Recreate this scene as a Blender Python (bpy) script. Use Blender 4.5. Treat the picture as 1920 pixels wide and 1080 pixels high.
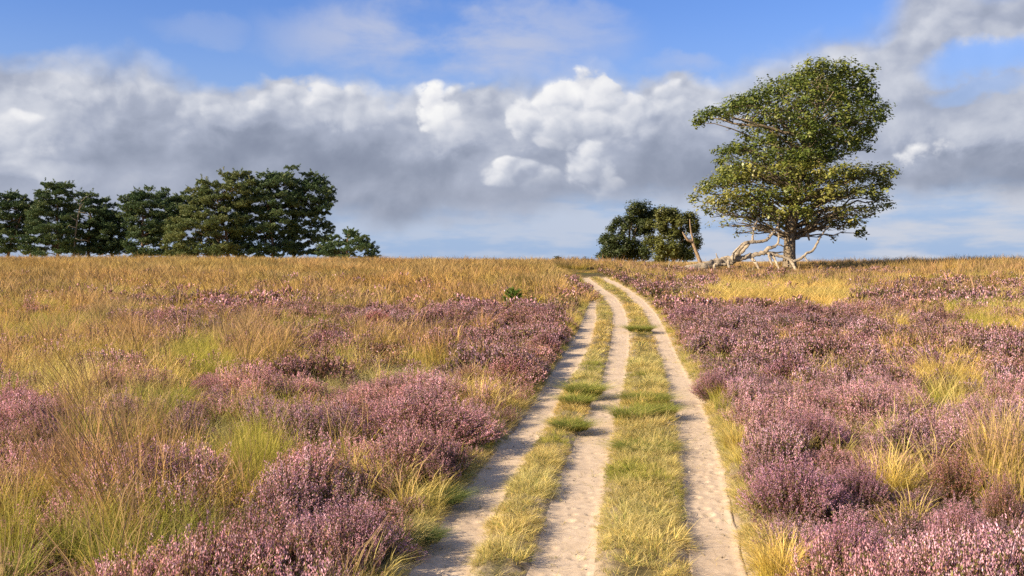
import bpy, math, random
import numpy as np

for o in list(bpy.data.objects):
    bpy.data.objects.remove(o)
scene = bpy.context.scene
RAD = math.radians

# ------------------------------------------------------------------ camera
EYE = 1.75
FPX = 1867.0                       # focal length in photo pixels (photo is 1920 wide)
HORIZON = 490.0                    # photo row of the level line of sight
PITCH = math.atan((540.0 - HORIZON) / FPX)
cam_data = bpy.data.cameras.new('camera')
cam_data.sensor_width = 36.0
cam_data.lens = 36.0 * FPX / 1920.0
cam_data.clip_start = 0.1
cam_data.clip_end = 9000.0
cam = bpy.data.objects.new('camera', cam_data)
cam.location = (0.0, 0.0, EYE)
cam.rotation_euler = (RAD(90.0) - PITCH, 0.0, 0.0)
scene.collection.objects.link(cam)
scene.camera = cam

# ------------------------------------------------------------------ light
SUN_EL = RAD(28.0)
SUN_AZ = RAD(-116.0)               # clockwise from +Y (the view direction): from the left and a little behind
sun_dir = (math.cos(SUN_EL) * math.sin(SUN_AZ), math.cos(SUN_EL) * math.cos(SUN_AZ), math.sin(SUN_EL))
sun_data = bpy.data.lights.new('sun', 'SUN')
sun_data.energy = 5.0
sun_data.angle = RAD(0.55)
sun_data.color = (1.0, 0.82, 0.58)
sun = bpy.data.objects.new('sun', sun_data)
sun.rotation_euler = (RAD(90.0) - SUN_EL, 0.0, -SUN_AZ + math.pi)
scene.collection.objects.link(sun)
scene.view_settings.view_transform = 'Standard'
scene.view_settings.look = 'None'
scene.view_settings.gamma = 1.0
scene.view_settings.use_curve_mapping = False
scene.view_settings.exposure = 1.08
scene.render.engine = 'CYCLES'
scene.cycles.use_denoising = False
scene.cycles.max_bounces = 6
scene.cycles.diffuse_bounces = 3
scene.cycles.transmission_bounces = 4
scene.cycles.transparent_max_bounces = 6
scene.cycles.caustics_reflective = False
scene.cycles.caustics_refractive = False


class Nodes:
    """Short hand for building a node tree."""
    def __init__(self, tree):
        self.t = tree
        self.n = tree.nodes
        self.l = tree.links

    def put(self, sock, v):
        if isinstance(v, bpy.types.NodeSocket):
            self.l.new(v, sock)
        else:
            sock.default_value = v

    def math(self, op, a, b=None, c=None, clamp=False):
        n = self.n.new('ShaderNodeMath')
        n.operation = op
        n.use_clamp = clamp
        for i, v in enumerate((a, b, c)):
            if v is not None:
                self.put(n.inputs[i], v)
        return n.outputs[0]

    def add(self, a, b): return self.math('ADD', a, b)
    def sub(self, a, b): return self.math('SUBTRACT', a, b)
    def mul(self, a, b): return self.math('MULTIPLY', a, b)
    def mad(self, a, b, c): return self.math('MULTIPLY_ADD', a, b, c)

    def vmath(self, op, a, b=None):
        n = self.n.new('ShaderNodeVectorMath')
        n.operation = op
        self.put(n.inputs[0], a)
        if b is not None:
            self.put(n.inputs[1], b)
        return n.outputs[0]

    def sstep(self, v, lo, hi, a=0.0, b=1.0):
        n = self.n.new('ShaderNodeMapRange')
        n.interpolation_type = 'SMOOTHSTEP'
        for i, x in enumerate((v, lo, hi, a, b)):
            self.put(n.inputs[i], x)
        return n.outputs[0]

    def lstep(self, v, lo, hi, a=0.0, b=1.0):
        n = self.n.new('ShaderNodeMapRange')
        for i, x in enumerate((v, lo, hi, a, b)):
            self.put(n.inputs[i], x)
        return n.outputs[0]

    def noise(self, vec, scale, detail=4.0, rough=0.5, dist=0.0):
        n = self.n.new('ShaderNodeTexNoise')
        if vec is not None:
            self.put(n.inputs['Vector'], vec)
        n.inputs['Scale'].default_value = scale
        n.inputs['Detail'].default_value = detail
        n.inputs['Roughness'].default_value = rough
        n.inputs['Distortion'].default_value = dist
        return n.outputs['Fac']

    def colnoise(self, vec, scale, detail):
        n = self.n.new('ShaderNodeTexNoise')
        self.put(n.inputs['Vector'], vec)
        n.inputs['Scale'].default_value = scale
        n.inputs['Detail'].default_value = detail
        return n.outputs['Color']

    def ramp(self, fac, stops, mode='LINEAR'):
        n = self.n.new('ShaderNodeValToRGB')
        n.color_ramp.interpolation = mode
        e = n.color_ramp.elements
        while len(e) < len(stops):
            e.new(0.5)
        for el, (p, c) in zip(e, stops):
            el.position = p
            el.color = tuple(c) + (1.0,)
        self.put(n.inputs[0], fac)
        return n.outputs[0]

    def mix(self, fac, a, b, mode='MIX'):
        n = self.n.new('ShaderNodeMix')
        n.data_type = 'RGBA'
        n.blend_type = mode
        self.put(n.inputs['Factor'], fac)
        for s, v in ((n.inputs[6], a), (n.inputs[7], b)):
            if isinstance(v, tuple) and len(v) == 3:
                v = v + (1.0,)
            self.put(s, v)
        return n.outputs[2]

    def curve(self, v, pts):
        n = self.n.new('ShaderNodeFloatCurve')
        c = n.mapping.curves[0]
        while len(c.points) < len(pts):
            c.points.new(0.5, 0.5)
        for p, (x, y) in zip(c.points, pts):
            p.location = (x, y)
            p.handle_type = 'AUTO'
        n.mapping.update()
        self.put(n.inputs['Value'], v)
        return n.outputs[0]


def sky_angles(px, py):
    """Azimuth and elevation of the line of sight through a photo pixel."""
    x, z = (px - 960.0) / FPX, (540.0 - py) / FPX
    y2 = math.cos(PITCH) + z * math.sin(PITCH)
    z2 = z * math.cos(PITCH) - math.sin(PITCH)
    return math.atan2(x, y2), math.atan2(z2, math.hypot(x, y2))


def build_sky():
    w = bpy.data.worlds.new('World')
    scene.world = w
    w.use_nodes = True
    w.node_tree.nodes.clear()
    N = Nodes(w.node_tree)
    STR = 0.1
    # strength of the physical sky
    sk = N.n.new('ShaderNodeTexSky')
    sk.sky_type = 'NISHITA'
    sk.sun_disc = False
    sk.sun_elevation = SUN_EL
    sk.sun_rotation = SUN_AZ
    sk.air_density = 1.0
    sk.dust_density = 0.6
    sk.ozone_density = 1.6
    tc = N.n.new('ShaderNodeTexCoord')
    d = tc.outputs['Generated']
    sep = N.n.new('ShaderNodeSeparateXYZ')
    N.put(sep.inputs[0], d)
    X, Y, Z = sep.outputs
    az = N.math('ARCTAN2', X, Y)
    el = N.math('ARCSINE', Z)
    # --- noises on the direction itself, so the clouds run round the whole sky
    big = N.sub(N.noise(d, 5.0, 3.0, 0.5), 0.5)
    fb_vec = N.vmath('MULTIPLY', d, (1.0, 1.0, 1.25))
    puff = N.sub(N.noise(fb_vec, 13.0, 10.0, 0.57, 0.2), 0.5)
    lvec = N.vmath('ADD', fb_vec, (-0.012, 0.0, 0.014))
    puff_l = N.sub(N.noise(lvec, 13.0, 7.0, 0.54, 0.2), 0.5)
    lvec2 = N.vmath('ADD', fb_vec, (-0.028, 0.0, 0.030))
    puff_l2 = N.sub(N.noise(lvec2, 6.0, 4.0, 0.5, 0.1), 0.5)
    puff_m = N.sub(N.noise(fb_vec, 6.0, 6.0, 0.5, 0.1), 0.5)
    shift = N.vmath('ADD', d, (7.3, 2.1, 4.4))
    puff_b = N.sub(N.noise(shift, 11.0, 6.0, 0.55), 0.5)
    def lumps(vec, scale):
        n = N.n.new('ShaderNodeTexVoronoi')
        n.feature = 'F1'
        n.inputs['Scale'].default_value = scale
        n.inputs['Detail'].default_value = 1.0
        n.inputs['Roughness'].default_value = 0.55
        N.put(n.inputs['Vector'], vec)
        return N.sub(0.42, n.outputs['Distance'])
    jit = N.vmath('ADD', fb_vec, N.vmath('MULTIPLY', N.vmath('SUBTRACT', N.colnoise(fb_vec, 30.0, 4.0), (0.5, 0.5, 0.5)), (0.035, 0.035, 0.035)))
    lump = lumps(jit, 24.0)
    lump_l = lumps(N.vmath('ADD', jit, (-0.007, 0.0, 0.008)), 24.0)
    azw = N.add(az, N.mad(puff_b, 0.055, 0.0))
    elw = N.add(el, N.add(N.mul(puff, 0.060), N.add(N.mul(big, 0.03), N.mul(lump, -0.012))))
    a01 = N.lstep(azw, -0.6, 0.6)

    def edge(pts):
        out = []
        for px, py in pts:
            a, e = sky_angles(px, py)
            out.append(((a + 0.6) / 1.2, e * 3.0))
        out = [(0.0, out[0][1])] + out + [(1.0, out[-1][1])]
        return N.mul(N.curve(a01, out), 1.0 / 3.0)

    top = edge([(-20, 112), (120, 108), (300, 122), (420, 140), (560, 142), (700, 160), (800, 150), (880, 158), (960, 148),
                (1080, 120), (1200, 128), (1320, 128), (1480, 92), (1640, 40), (1760, -40), (1940, -60)])
    bot = edge([(-20, 470), (300, 440), (560, 410), (640, 392), (760, 398), (860, 388), (1000, 374), (1100, 372), (1220, 362),
                (1350, 352), (1500, 350), (1640, 352), (1780, 342), (1940, 346)])
    soft = N.lstep(puff_b, -0.15, 0.2, 0.005, 0.030)
    m_top = N.sstep(N.sub(top, elw), N.mul(soft, -1.0), soft)
    elw_b = N.add(el, N.add(N.mul(puff, 0.055), N.add(N.mul(big, 0.03), N.mul(puff_m, 0.04))))
    m_bot = N.sstep(N.sub(elw_b, bot), -0.022, 0.014)
    mask = N.mul(m_top, m_bot)

    def blob(px, py, rx, ry, warp=1.0, hard=False, lo=1.0, hi=0.2):
        a, e = sky_angles(px, py)
        u = N.mul(N.sub(N.add(az, N.mul(puff_b, 0.05 * warp)), a), FPX / rx)
        v = N.mul(N.sub(N.add(el, N.mul(puff, 0.06 * warp)), e), FPX / ry)
        r2 = N.add(N.mul(u, u), N.mul(v, v))
        return N.sstep(r2, lo, hi)

    # --- holes of open blue in the bank on the right
    hole = None
    for b, s in ((blob(1850, 118, 110, 34, 1.0, lo=1.2, hi=0.1), 0.9), (blob(1830, 168, 80, 26, 1.2, lo=1.2, hi=0.1), 0.5),
                 (blob(1560, 40, 130, 46, 1.0, lo=1.2, hi=0.1), 0.7)):
        b = N.mul(b, s)
        hole = b if hole is None else N.math('MAXIMUM', hole, b)
    mask = N.mul(mask, N.sub(1.0, hole))
    # --- light on the bank: tops bright, base grey, relief from the sun side
    h = N.math('DIVIDE', N.sub(el, bot), N.math('MAXIMUM', N.sub(top, bot), 0.02), clamp=True)
    relief = N.add(N.mul(N.sub(puff, puff_l), 0.75), N.mul(N.sub(puff_m, puff_l2), 0.85))
    bright = N.add(N.sstep(h, 0.0, 1.0, 0.27, 0.50), N.mul(relief, 0.85))
    bright = N.add(bright, N.add(N.mul(big, 0.30), N.mul(N.sub(lump, lump_l), N.sstep(h, 0.3, 0.9, 0.03, 0.28))))
    for px, py, rx, ry, amp, wp in ((860, 250, 60, 50, 0.16, 1.4), (20, 245, 70, 60, 0.26, 1.4), (20, 320, 60, 30, 0.16, 1.4), (115, 322, 60, 24, 0.14, 1.4), (1700, 235, 60, 40, 0.15, 1.4),
                                    (1860, 235, 90, 60, 0.2, 1.4), (480, 200, 160, 40, 0.14, 1.4), (120, 150, 160, 40, 0.12, 1.4), (660, 190, 100, 40, 0.12, 1.4),
                                    (1280, 300, 120, 90, -0.10, 1.4), (400, 300, 330, 60, -0.08, 1.4), (300, 160, 120, 60, -0.06, 1.4), (150, 220, 480, 110, -0.10, 1.2), (1450, 200, 160, 120, 0.10, 1.4), (1640, 130, 120, 60, 0.10, 1.4), (1800, 320, 180, 34, -0.14, 1.2), (760, 340, 240, 70, -0.10, 1.4), (1860, 60, 150, 70, 0.06, 1.4)):
        bright = N.add(bright, N.mul(blob(px, py, rx, ry, wp, lo=1.3, hi=0.0), amp))
    K = 1.0 / STR
    EXPO = 2.0 ** -scene.view_settings.exposure

    def c(r, g, b):
        f = lambda v: ((v / 255.0 + 0.055) / 1.055) ** 2.4 if v > 10 else v / 255.0 / 12.92
        return tuple(f(v) * EXPO for v in (r, g, b))
    cloud = N.ramp(bright, [(0.0, c(132, 140, 160)), (0.18, c(147, 155, 174)), (0.38, c(171, 178, 196)), (0.58, c(204, 208, 219)), (0.80, c(237, 237, 240)), (1.0, c(253, 252, 250))])
    stops = [(0.0, c(132, 140, 160)), (0.18, c(147, 155, 174)), (0.38, c(171, 178, 196)), (0.58, c(204, 208, 219)), (0.80, c(237, 237, 240)), (1.0, c(253, 252, 250))]
    # --- sharp-edged towers standing out of the bank, bright on their sun side
    for px, py, rx, ry, lean, gain in ((1100, 215, 190, 96, 0.0, 0.66), (1240, 215, 120, 70, 0.0, 0.56), (895, 200, 70, 60, 0.0, 0.46), (825, 212, 58, 72, 0.5, 0.84), (1110, 325, 64, 84, 0.2, 0.56), (968, 328, 96, 40, 0.1, 0.52),
                                       (1745, 284, 84, 34, 0.0, 0.78), (585, 188, 110, 44, 0.0, 0.54), (445, 216, 80, 36, 0.0, 0.52), (20, 262, 80, 60, 0.0, 0.58)):
        a_, e_ = sky_angles(px, py)
        v = N.mul(N.sub(N.add(el, N.mul(puff, 0.022)), e_), FPX / ry)
        u = N.add(N.mul(N.sub(N.add(az, N.mul(puff_b, 0.03)), a_), FPX / rx), N.mul(v, lean))
        r2 = N.add(N.mul(u, u), N.mul(v, v))
        f = N.add(N.sub(1.0, r2), N.add(N.mul(lump, 0.85), N.mul(puff, 2.0)))
        edge_m = N.sstep(f, 0.05, 0.42)
        fade = N.sstep(N.add(N.mad(u, -0.45, v), N.mul(puff_b, 1.2)), -1.0, 0.35)
        bt = N.add(N.mad(N.sub(v, N.mul(u, 0.6)), 0.10, gain), N.add(N.mul(N.sub(lump, lump_l), 0.45), N.mul(relief, 0.75)))
        cloud = N.mix(N.mul(edge_m, fade), cloud, N.ramp(bt, stops))
        if py < 230:
            mask = N.math('MAXIMUM', mask, N.mul(edge_m, fade))
    cloud = N.vmath('MULTIPLY', cloud, (K, K, K))
    # --- unseen broken cloud added above the frame to neutralise the blue fill light
    high = N.mul(N.sstep(N.noise(d, 2.6, 6.0, 0.55, 0.2), 0.40, 0.56), N.sstep(el, 0.34, 0.55, 0.0, 0.8))
    # --- blue sky: the physical sky, graded a little towards the photo's blue
    sky = N.vmath('MULTIPLY', sk.outputs[0], (0.385, 0.505, 0.81))
    # --- thin veils high up, streaks low down
    sv = N.vmath('MULTIPLY', d, (1.0, 1.0, 2.6))
    streak = N.noise(N.vmath('ADD', sv, (3.0, 5.0, 1.0)), 7.0, 7.0, 0.55, 0.3)
    veil_env = None
    for b, s in ((blob(840, 78, 340, 80, 1.3, lo=1.4, hi=0.0), 1.0), (blob(1040, 60, 160, 50, 1.0, lo=1.4, hi=0.0), 0.7), (blob(380, 56, 90, 30, 1.0, lo=1.4, hi=0.0), 0.28), (blob(1270, 110, 90, 22, 1.0, lo=1.4, hi=0.0), 0.5),
                 (blob(760, 100, 150, 40, 1.0, lo=1.4, hi=0.0), 0.9)):
        b = N.mul(b, s)
        veil_env = b if veil_env is None else N.math('MAXIMUM', veil_env, b)
    veil = N.mul(N.mul(N.sstep(streak, 0.30, 0.58), veil_env), 0.9)
    low_env = N.mul(N.sstep(el, 0.115, 0.06), N.sstep(el, -0.02, 0.0))
    low_streak = N.noise(N.vmath('MULTIPLY', d, (1.0, 1.0, 5.0)), 9.0, 7.0, 0.55, 0.2)
    low_side = N.lstep(az, -0.1, 0.45, 0.5, 1.0)
    low = N.mul(N.mul(N.sstep(low_streak, 0.38, 0.58), low_env), N.mul(low_side, 0.95))
    for px, py, rx, ry, s in ((1800, 432, 190, 26, 1.0), (1730, 385, 90, 22, 0.5), (1085, 445, 50, 26, 0.5), (1850, 368, 150, 26, 0.8), (1700, 356, 70, 20, 0.6), (1570, 440, 120, 14, 0.4)):
        low = N.math('MAXIMUM', low, N.mul(N.mul(blob(px, py, rx, ry, 0.7, lo=1.3, hi=0.0), s), N.sstep(low_streak, 0.3, 0.55)))
    haze_f = N.sstep(el, 0.26, 0.05, 0.0, 0.92)
    hz = tuple(v * K for v in c(163, 187, 222))
    sky = N.mix(haze_f, sky, hz)
    veilc = tuple(v * K for v in c(190, 198, 222))
    lowc = tuple(v * K for v in c(206, 210, 221))
    sky = N.mix(veil, sky, veilc)
    sky = N.mix(low, sky, lowc)
    sky = N.mix(high, sky, tuple(v * K for v in c(184, 188, 196)))
    col = N.mix(N.mul(mask, 0.97), sky, cloud)
    bg = N.n.new('ShaderNodeBackground')
    N.put(bg.inputs['Color'], col)
    bg.inputs['Strength'].default_value = STR
    out = N.n.new('ShaderNodeOutputWorld')
    N.l.new(bg.outputs[0], out.inputs[0])
    w.cycles.sampling_method = 'MANUAL'
    w.cycles.sample_map_resolution = 512


build_sky()

# ------------------------------------------------------------------ helpers
rng = np.random.default_rng(11)


def vnoise(x, y, scale, seed=0):
    """Smooth value noise in 0..1 on arrays of ground positions."""
    x = np.asarray(x, float) / scale + seed * 17.31
    y = np.asarray(y, float) / scale + seed * 5.77
    xi, yi = np.floor(x), np.floor(y)
    fx, fy = x - xi, y - yi
    fx, fy = fx * fx * (3 - 2 * fx), fy * fy * (3 - 2 * fy)

    def h(a, b):
        v = np.sin(a * 127.1 + b * 311.7 + seed * 74.7) * 43758.5453
        return v - np.floor(v)
    return (h(xi, yi) * (1 - fx) + h(xi + 1, yi) * fx) * (1 - fy) + (h(xi, yi + 1) * (1 - fx) + h(xi + 1, yi + 1) * fx) * fy


def fnoise(x, y, scale, seed=0, octaves=3):
    s, a, t = 0.0, 1.0, 0.0
    for i in range(octaves):
        s = s + a * vnoise(x, y, scale / 2 ** i, seed + i * 3)
        t += a
        a *= 0.5
    return s / t


def sstep(v, lo, hi):
    t = np.clip((np.asarray(v, float) - lo) / (hi - lo), 0, 1)
    return t * t * (3 - 2 * t)


_py = np.array([-40, 0, 5, 10, 15, 20, 30, 40, 50, 60, 68, 75, 85, 110, 160, 300, 9000], float)
_pz = np.array([-.05, 0.0, .03, .10, .15, .21, .42, .74, 1.02, 1.24, 1.40, 1.44, 1.30, .70, .45, .2, 0.0], float)
_ty = np.arange(-40, 400, 0.5)
_tz = np.interp(_ty, _py, _pz)
_k = np.exp(-0.5 * (np.arange(-24, 25) / 9.0) ** 2)
_tz = np.convolve(np.pad(_tz, 24, mode='edge'), _k / _k.sum(), mode='valid')


def ground0(x, y):
    """Height of the heath, without the wheel ruts."""
    x, y = np.asarray(x, float), np.asarray(y, float)
    z = np.interp(y, _ty, _tz)
    far = sstep(y, 30, 70) * (1 - sstep(y, 100, 180))
    z = z + far * (0.16 * sstep(-x, 0, 25) - 0.24 * sstep(x, 5, 14) + 0.27 * sstep(x, 19, 33))
    amp = sstep(np.abs(x - 0.12 * y), 1.5, 6.0) * (1 - sstep(y, 300, 900))
    return z + amp * (0.16 * (fnoise(x, y, 9.0, 3) - 0.5) + 0.10 * (vnoise(x, y, 2.6, 8) - 0.5))


def ray(px, py):
    x, z = (px - 960.0) / FPX, (540.0 - py) / FPX
    y2 = math.cos(PITCH) + z * math.sin(PITCH)
    z2 = z * math.cos(PITCH) - math.sin(PITCH)
    return x / y2, z2 / y2


_steps = np.concatenate([np.arange(2, 20, .02), np.arange(20, 76, .05)])


def at(px, py, lift=0.0):
    """The ground point (x, y) that the photo shows at a pixel."""
    a, b = ray(px, py)
    z = EYE + b * _steps - lift - ground0(a * _steps, _steps)
    i = np.argmax(z < 0) if (z < 0).any() else len(_steps) - 1
    return a * _steps[i], _steps[i]


def at_depth(px, py, y):
    """The point (x, y, z) at distance y on the line of sight of a pixel."""
    a, b = ray(px, py)
    return (a * y, y, EYE + b * y)


# wheel ruts: photo rows with the left and right edge of each rut
RUTS = [
    [(1080, 760, 866), (1000, 808, 902), (947, 839, 920), (854, 915, 986), (783, 985, 1031), (720, 1018, 1061), (660, 1060, 1099), (613, 1086, 1116), (580, 1099, 1118), (560, 1106, 1117)],
    [(1080, 982, 1108), (1000, 1016, 1116), (947, 1027, 1121), (854, 1062, 1135), (783, 1096, 1153), (720, 1126, 1170), (660, 1143, 1178), (613, 1150, 1180), (580, 1149, 1172), (557, 1133, 1158), (540, 1108, 1131), (528, 1095, 1114), (519, 1087, 1103)],
    [(1080, 1298, 1406), (1000, 1291, 1380), (947, 1288, 1368), (854, 1280, 1350), (783, 1267, 1331), (720, 1253, 1300), (660, 1237, 1267), (613, 1222, 1246), (580, 1206, 1227), (557, 1180, 1203), (540, 1160, 1177), (528, 1138, 1155), (519, 1122, 1134)],
]
rut_tabs = []
for rows in RUTS:
    tab = []
    for py, l, r in rows:
        xl, yl = at(l, py)
        xr, yr = at(r, py)
        tab.append((0.5 * (yl + yr), 0.5 * (xl + xr), 0.5 * (xr - xl)))
    tab.sort()
    tab = np.array(tab)
    # carry the rut on towards and behind the camera
    (y0, x0, w0), (y1, x1, w1) = tab[0], tab[2]
    s = (x1 - x0) / (y1 - y0)
    ext = [(yy, x0 + s * (yy - y0), w0) for yy in (-8.0, 0.0)]
    tab = np.vstack([ext, tab])
    rut_tabs.append(tab)
RUT_END = [t[-1, 0] for t in rut_tabs]


def _smooth_tab(t):
    yy = np.arange(t[0, 0], t[-1, 0], 0.25)
    xx = np.interp(yy, t[:, 0], t[:, 1])
    ww = np.interp(yy, t[:, 0], t[:, 2])
    k = np.exp(-0.5 * (np.arange(-12, 13) / 5.0) ** 2)
    k /= k.sum()
    p = lambda v: np.convolve(np.concatenate([v[0] - (v[12:0:-1] - v[0]), v, v[-1] + (v[-1] - v[-2:-14:-1])]), k, mode='valid')
    return yy, p(xx), p(ww)


rut_s = [_smooth_tab(t) for t in rut_tabs]


def rut_mid(i, y):
    yy, xx, ww = rut_s[i]
    return np.interp(y, yy, xx), np.interp(y, yy, ww)


def track_side(x, y):
    """Signed distance outside the whole track: negative inside, for left and right edge."""
    c0, w0 = rut_mid(0, y)
    c2, w2 = rut_mid(2, y)
    c1, w1 = rut_mid(1, y)
    far = sstep(y, RUT_END[0] - 2.0, RUT_END[0] + 1.0)
    left = (c0 - w0) * (1 - far) + (c1 - w1) * far
    right = c2 + w2
    return left, right


def rut_dist(x, y):
    """Distance from the nearest rut edge (negative inside a rut)."""
    d = np.full(np.shape(x), 99.0)
    for i in range(3):
        c, w = rut_mid(i, y)
        di = np.abs(x - c) - w
        di = np.where(y > RUT_END[i] + 0.3, np.maximum(di, y - RUT_END[i]), di)
        d = np.minimum(d, di)
    return d


def ground(x, y):
    d = rut_dist(x, y)
    z = ground0(x, y)
    return z - 0.060 * (1 - sstep(d, -0.06, 0.05)) * (np.asarray(y) < 60)


class Geo:
    """Collects faces with a colour per face corner vertex and links them as one mesh."""
    def __init__(self):
        self.v, self.c, self.q, self.t, self.n = [], [], [], [], 0
        self.mq, self.mt = [], []

    def add(self, verts, cols, quads=None, tris=None, mat=0):
        verts = np.asarray(verts, np.float32).reshape(-1, 3)
        cols = np.asarray(cols, np.float32)
        if cols.ndim == 1:
            cols = np.broadcast_to(cols, (len(verts), 3))
        self.v.append(verts)
        self.c.append(cols.reshape(-1, 3))
        if quads is not None and len(quads):
            self.q.append(np.asarray(quads, np.int32) + self.n)
            self.mq.append(np.full(len(quads), mat, np.int32))
        if tris is not None and len(tris):
            self.t.append(np.asarray(tris, np.int32) + self.n)
            self.mt.append(np.full(len(tris), mat, np.int32))
        self.n += len(verts)

    def strips(self, pts, width, side, cols, mat=0):
        """Flat blades: pts [B,n,3], width [B,n], side [B,3] or [B,n,3], cols [B,n,3]."""
        pts = np.asarray(pts, np.float32)
        B, n, _ = pts.shape
        side = np.asarray(side, np.float32)
        if side.ndim == 2:
            side = side[:, None, :]
        off = side * (np.asarray(width, np.float32)[..., None] * 0.5)
        v = np.stack([pts - off, pts + off], axis=2).reshape(-1, 3)
        c = np.repeat(np.asarray(cols, np.float32)[:, :, None, :], 2, axis=2).reshape(-1, 3)
        b = (np.arange(B) * n * 2)[:, None]
        k = np.arange(n - 1)[None, :] * 2
        q = np.stack([b + k, b + k + 1, b + k + 3, b + k + 2], axis=-1).reshape(-1, 4)
        self.add(v, c, q, mat=mat)

    def petals(self, cen, u, w, cols, mat=0):
        """Four-sided leaves: centre [B,3], long half axis u [B,3], short half axis w [B,3]."""
        v = np.stack([cen - u, cen + w - 0.1 * u, cen + u, cen - w - 0.1 * u], axis=1).reshape(-1, 3)
        q = np.arange(len(cen) * 4).reshape(-1, 4)
        self.add(v, np.repeat(cols, 4, axis=0), q, mat=mat)

    def tube(self, pts, rad, sides=6, col=(1, 1, 1), mat=0, rough=0.0, seed=0):
        pts = np.asarray(pts, float)
        rad = np.asarray(rad, float)
        n = len(pts)
        tan = np.gradient(pts, axis=0)
        tan /= np.linalg.norm(tan, axis=1)[:, None] + 1e-9
        ref = np.array([0.31, 0.91, 0.27])
        a = np.cross(tan, ref)
        a /= np.linalg.norm(a, axis=1)[:, None] + 1e-9
        b = np.cross(tan, a)
        ang = np.linspace(0, 2 * np.pi, sides, endpoint=False)
        r = rad[:, None] * np.ones(sides)[None]
        if rough:
            g = np.random.default_rng(seed)
            r = r * (1 + rough * (g.random((n, sides)) - .5) + rough * np.sin(ang * 3 + g.random() * 6)[None])
        v = pts[:, None, :] + r[..., None] * (np.cos(ang)[None, :, None] * a[:, None, :] + np.sin(ang)[None, :, None] * b[:, None, :])
        i = np.arange(n - 1)[:, None] * sides
        j = np.arange(sides)[None, :]
        q = np.stack([i + j, i + (j + 1) % sides, i + sides + (j + 1) % sides, i + sides + j], axis=-1).reshape(-1, 4)
        vv = v.reshape(-1, 3)
        caps = np.array([pts[0], pts[-1]])
        m = n * sides
        jj = np.arange(sides)
        t = np.concatenate([np.stack([np.full(sides, m), (jj + 1) % sides, jj], 1),
                            np.stack([np.full(sides, m + 1), (n - 1) * sides + jj, (n - 1) * sides + (jj + 1) % sides], 1)])
        self.add(np.vstack([vv, caps]), np.array(col, float), q, t, mat=mat)

    def mesh(self, name, mats, smooth=False):
        me = bpy.data.meshes.new(name)
        v = np.concatenate(self.v)
        q = np.concatenate(self.q) if self.q else np.zeros((0, 4), np.int32)
        t = np.concatenate(self.t) if self.t else np.zeros((0, 3), np.int32)
        me.vertices.add(len(v))
        me.vertices.foreach_set('co', v.ravel())
        me.loops.add(q.size + t.size)
        me.loops.foreach_set('vertex_index', np.concatenate([q.ravel(), t.ravel()]).astype(np.int32))
        me.polygons.add(len(q) + len(t))
        st = np.concatenate([np.arange(len(q)) * 4, q.size + np.arange(len(t)) * 3]).astype(np.int32)
        me.polygons.foreach_set('loop_start', st)
        mi = np.concatenate(self.mq + self.mt) if (self.mq or self.mt) else np.zeros(0, np.int32)
        me.polygons.foreach_set('material_index', mi)
        if smooth:
            me.polygons.foreach_set('use_smooth', np.ones(len(q) + len(t), bool))
        else:
            me.polygons.foreach_set('use_smooth', np.zeros(len(q) + len(t), bool))
        me.update(calc_edges=True)
        at_ = me.color_attributes.new('col', 'FLOAT_COLOR', 'POINT')
        rgba = np.ones((len(v), 4), np.float32)
        rgba[:, :3] = np.concatenate(self.c)
        at_.data.foreach_set('color', rgba.ravel())
        for m in (mats if isinstance(mats, (list, tuple)) else [mats]):
            me.materials.append(m)
        return me


def bend(a, b, g, sag=.0, wob=.06, n=7, lift=.0):
    """A crooked line from a to b."""
    a, b = np.asarray(a, float), np.asarray(b, float)
    t = np.linspace(0, 1, n)[:, None]
    L = np.linalg.norm(b - a)
    p = a + (b - a) * t
    p[:, 2] += (lift * np.sin(np.pi * t) * L)[:, 0]
    j = g.normal(size=(n, 3)) * wob * L
    j[0] = 0
    j[-1] = 0
    return p + j


def unit(v):
    return v / (np.linalg.norm(v, axis=-1, keepdims=True) + 1e-9)


def rand_dirs(g, shape):
    return unit(g.normal(size=tuple(shape) + (3,)))


def link(name, data, parent=None, loc=None):
    o = bpy.data.objects.new(name, data)
    scene.collection.objects.link(o)
    if parent is not None:
        o.parent = parent
    if loc is not None:
        o.location = loc
    return o


def tag(o, label=None, category=None, group=None, kind=None):
    for k, v in (('label', label), ('category', category), ('group', group), ('kind', kind)):
        if v:
            o[k] = v
    return o


def copy_tree(o, parent=None):
    c = o.copy()
    scene.collection.objects.link(c)
    c.parent = parent
    for ch in list(o.children):
        copy_tree(ch, c)
    return c


# ------------------------------------------------------------------ materials
def new_mat(name):
    m = bpy.data.materials.new(name)
    m.use_nodes = True
    m.node_tree.nodes.clear()
    return m, Nodes(m.node_tree)


def surface(N, shader):
    o = N.n.new('ShaderNodeOutputMaterial')
    N.l.new(shader, o.inputs[0])
    return o


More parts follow.
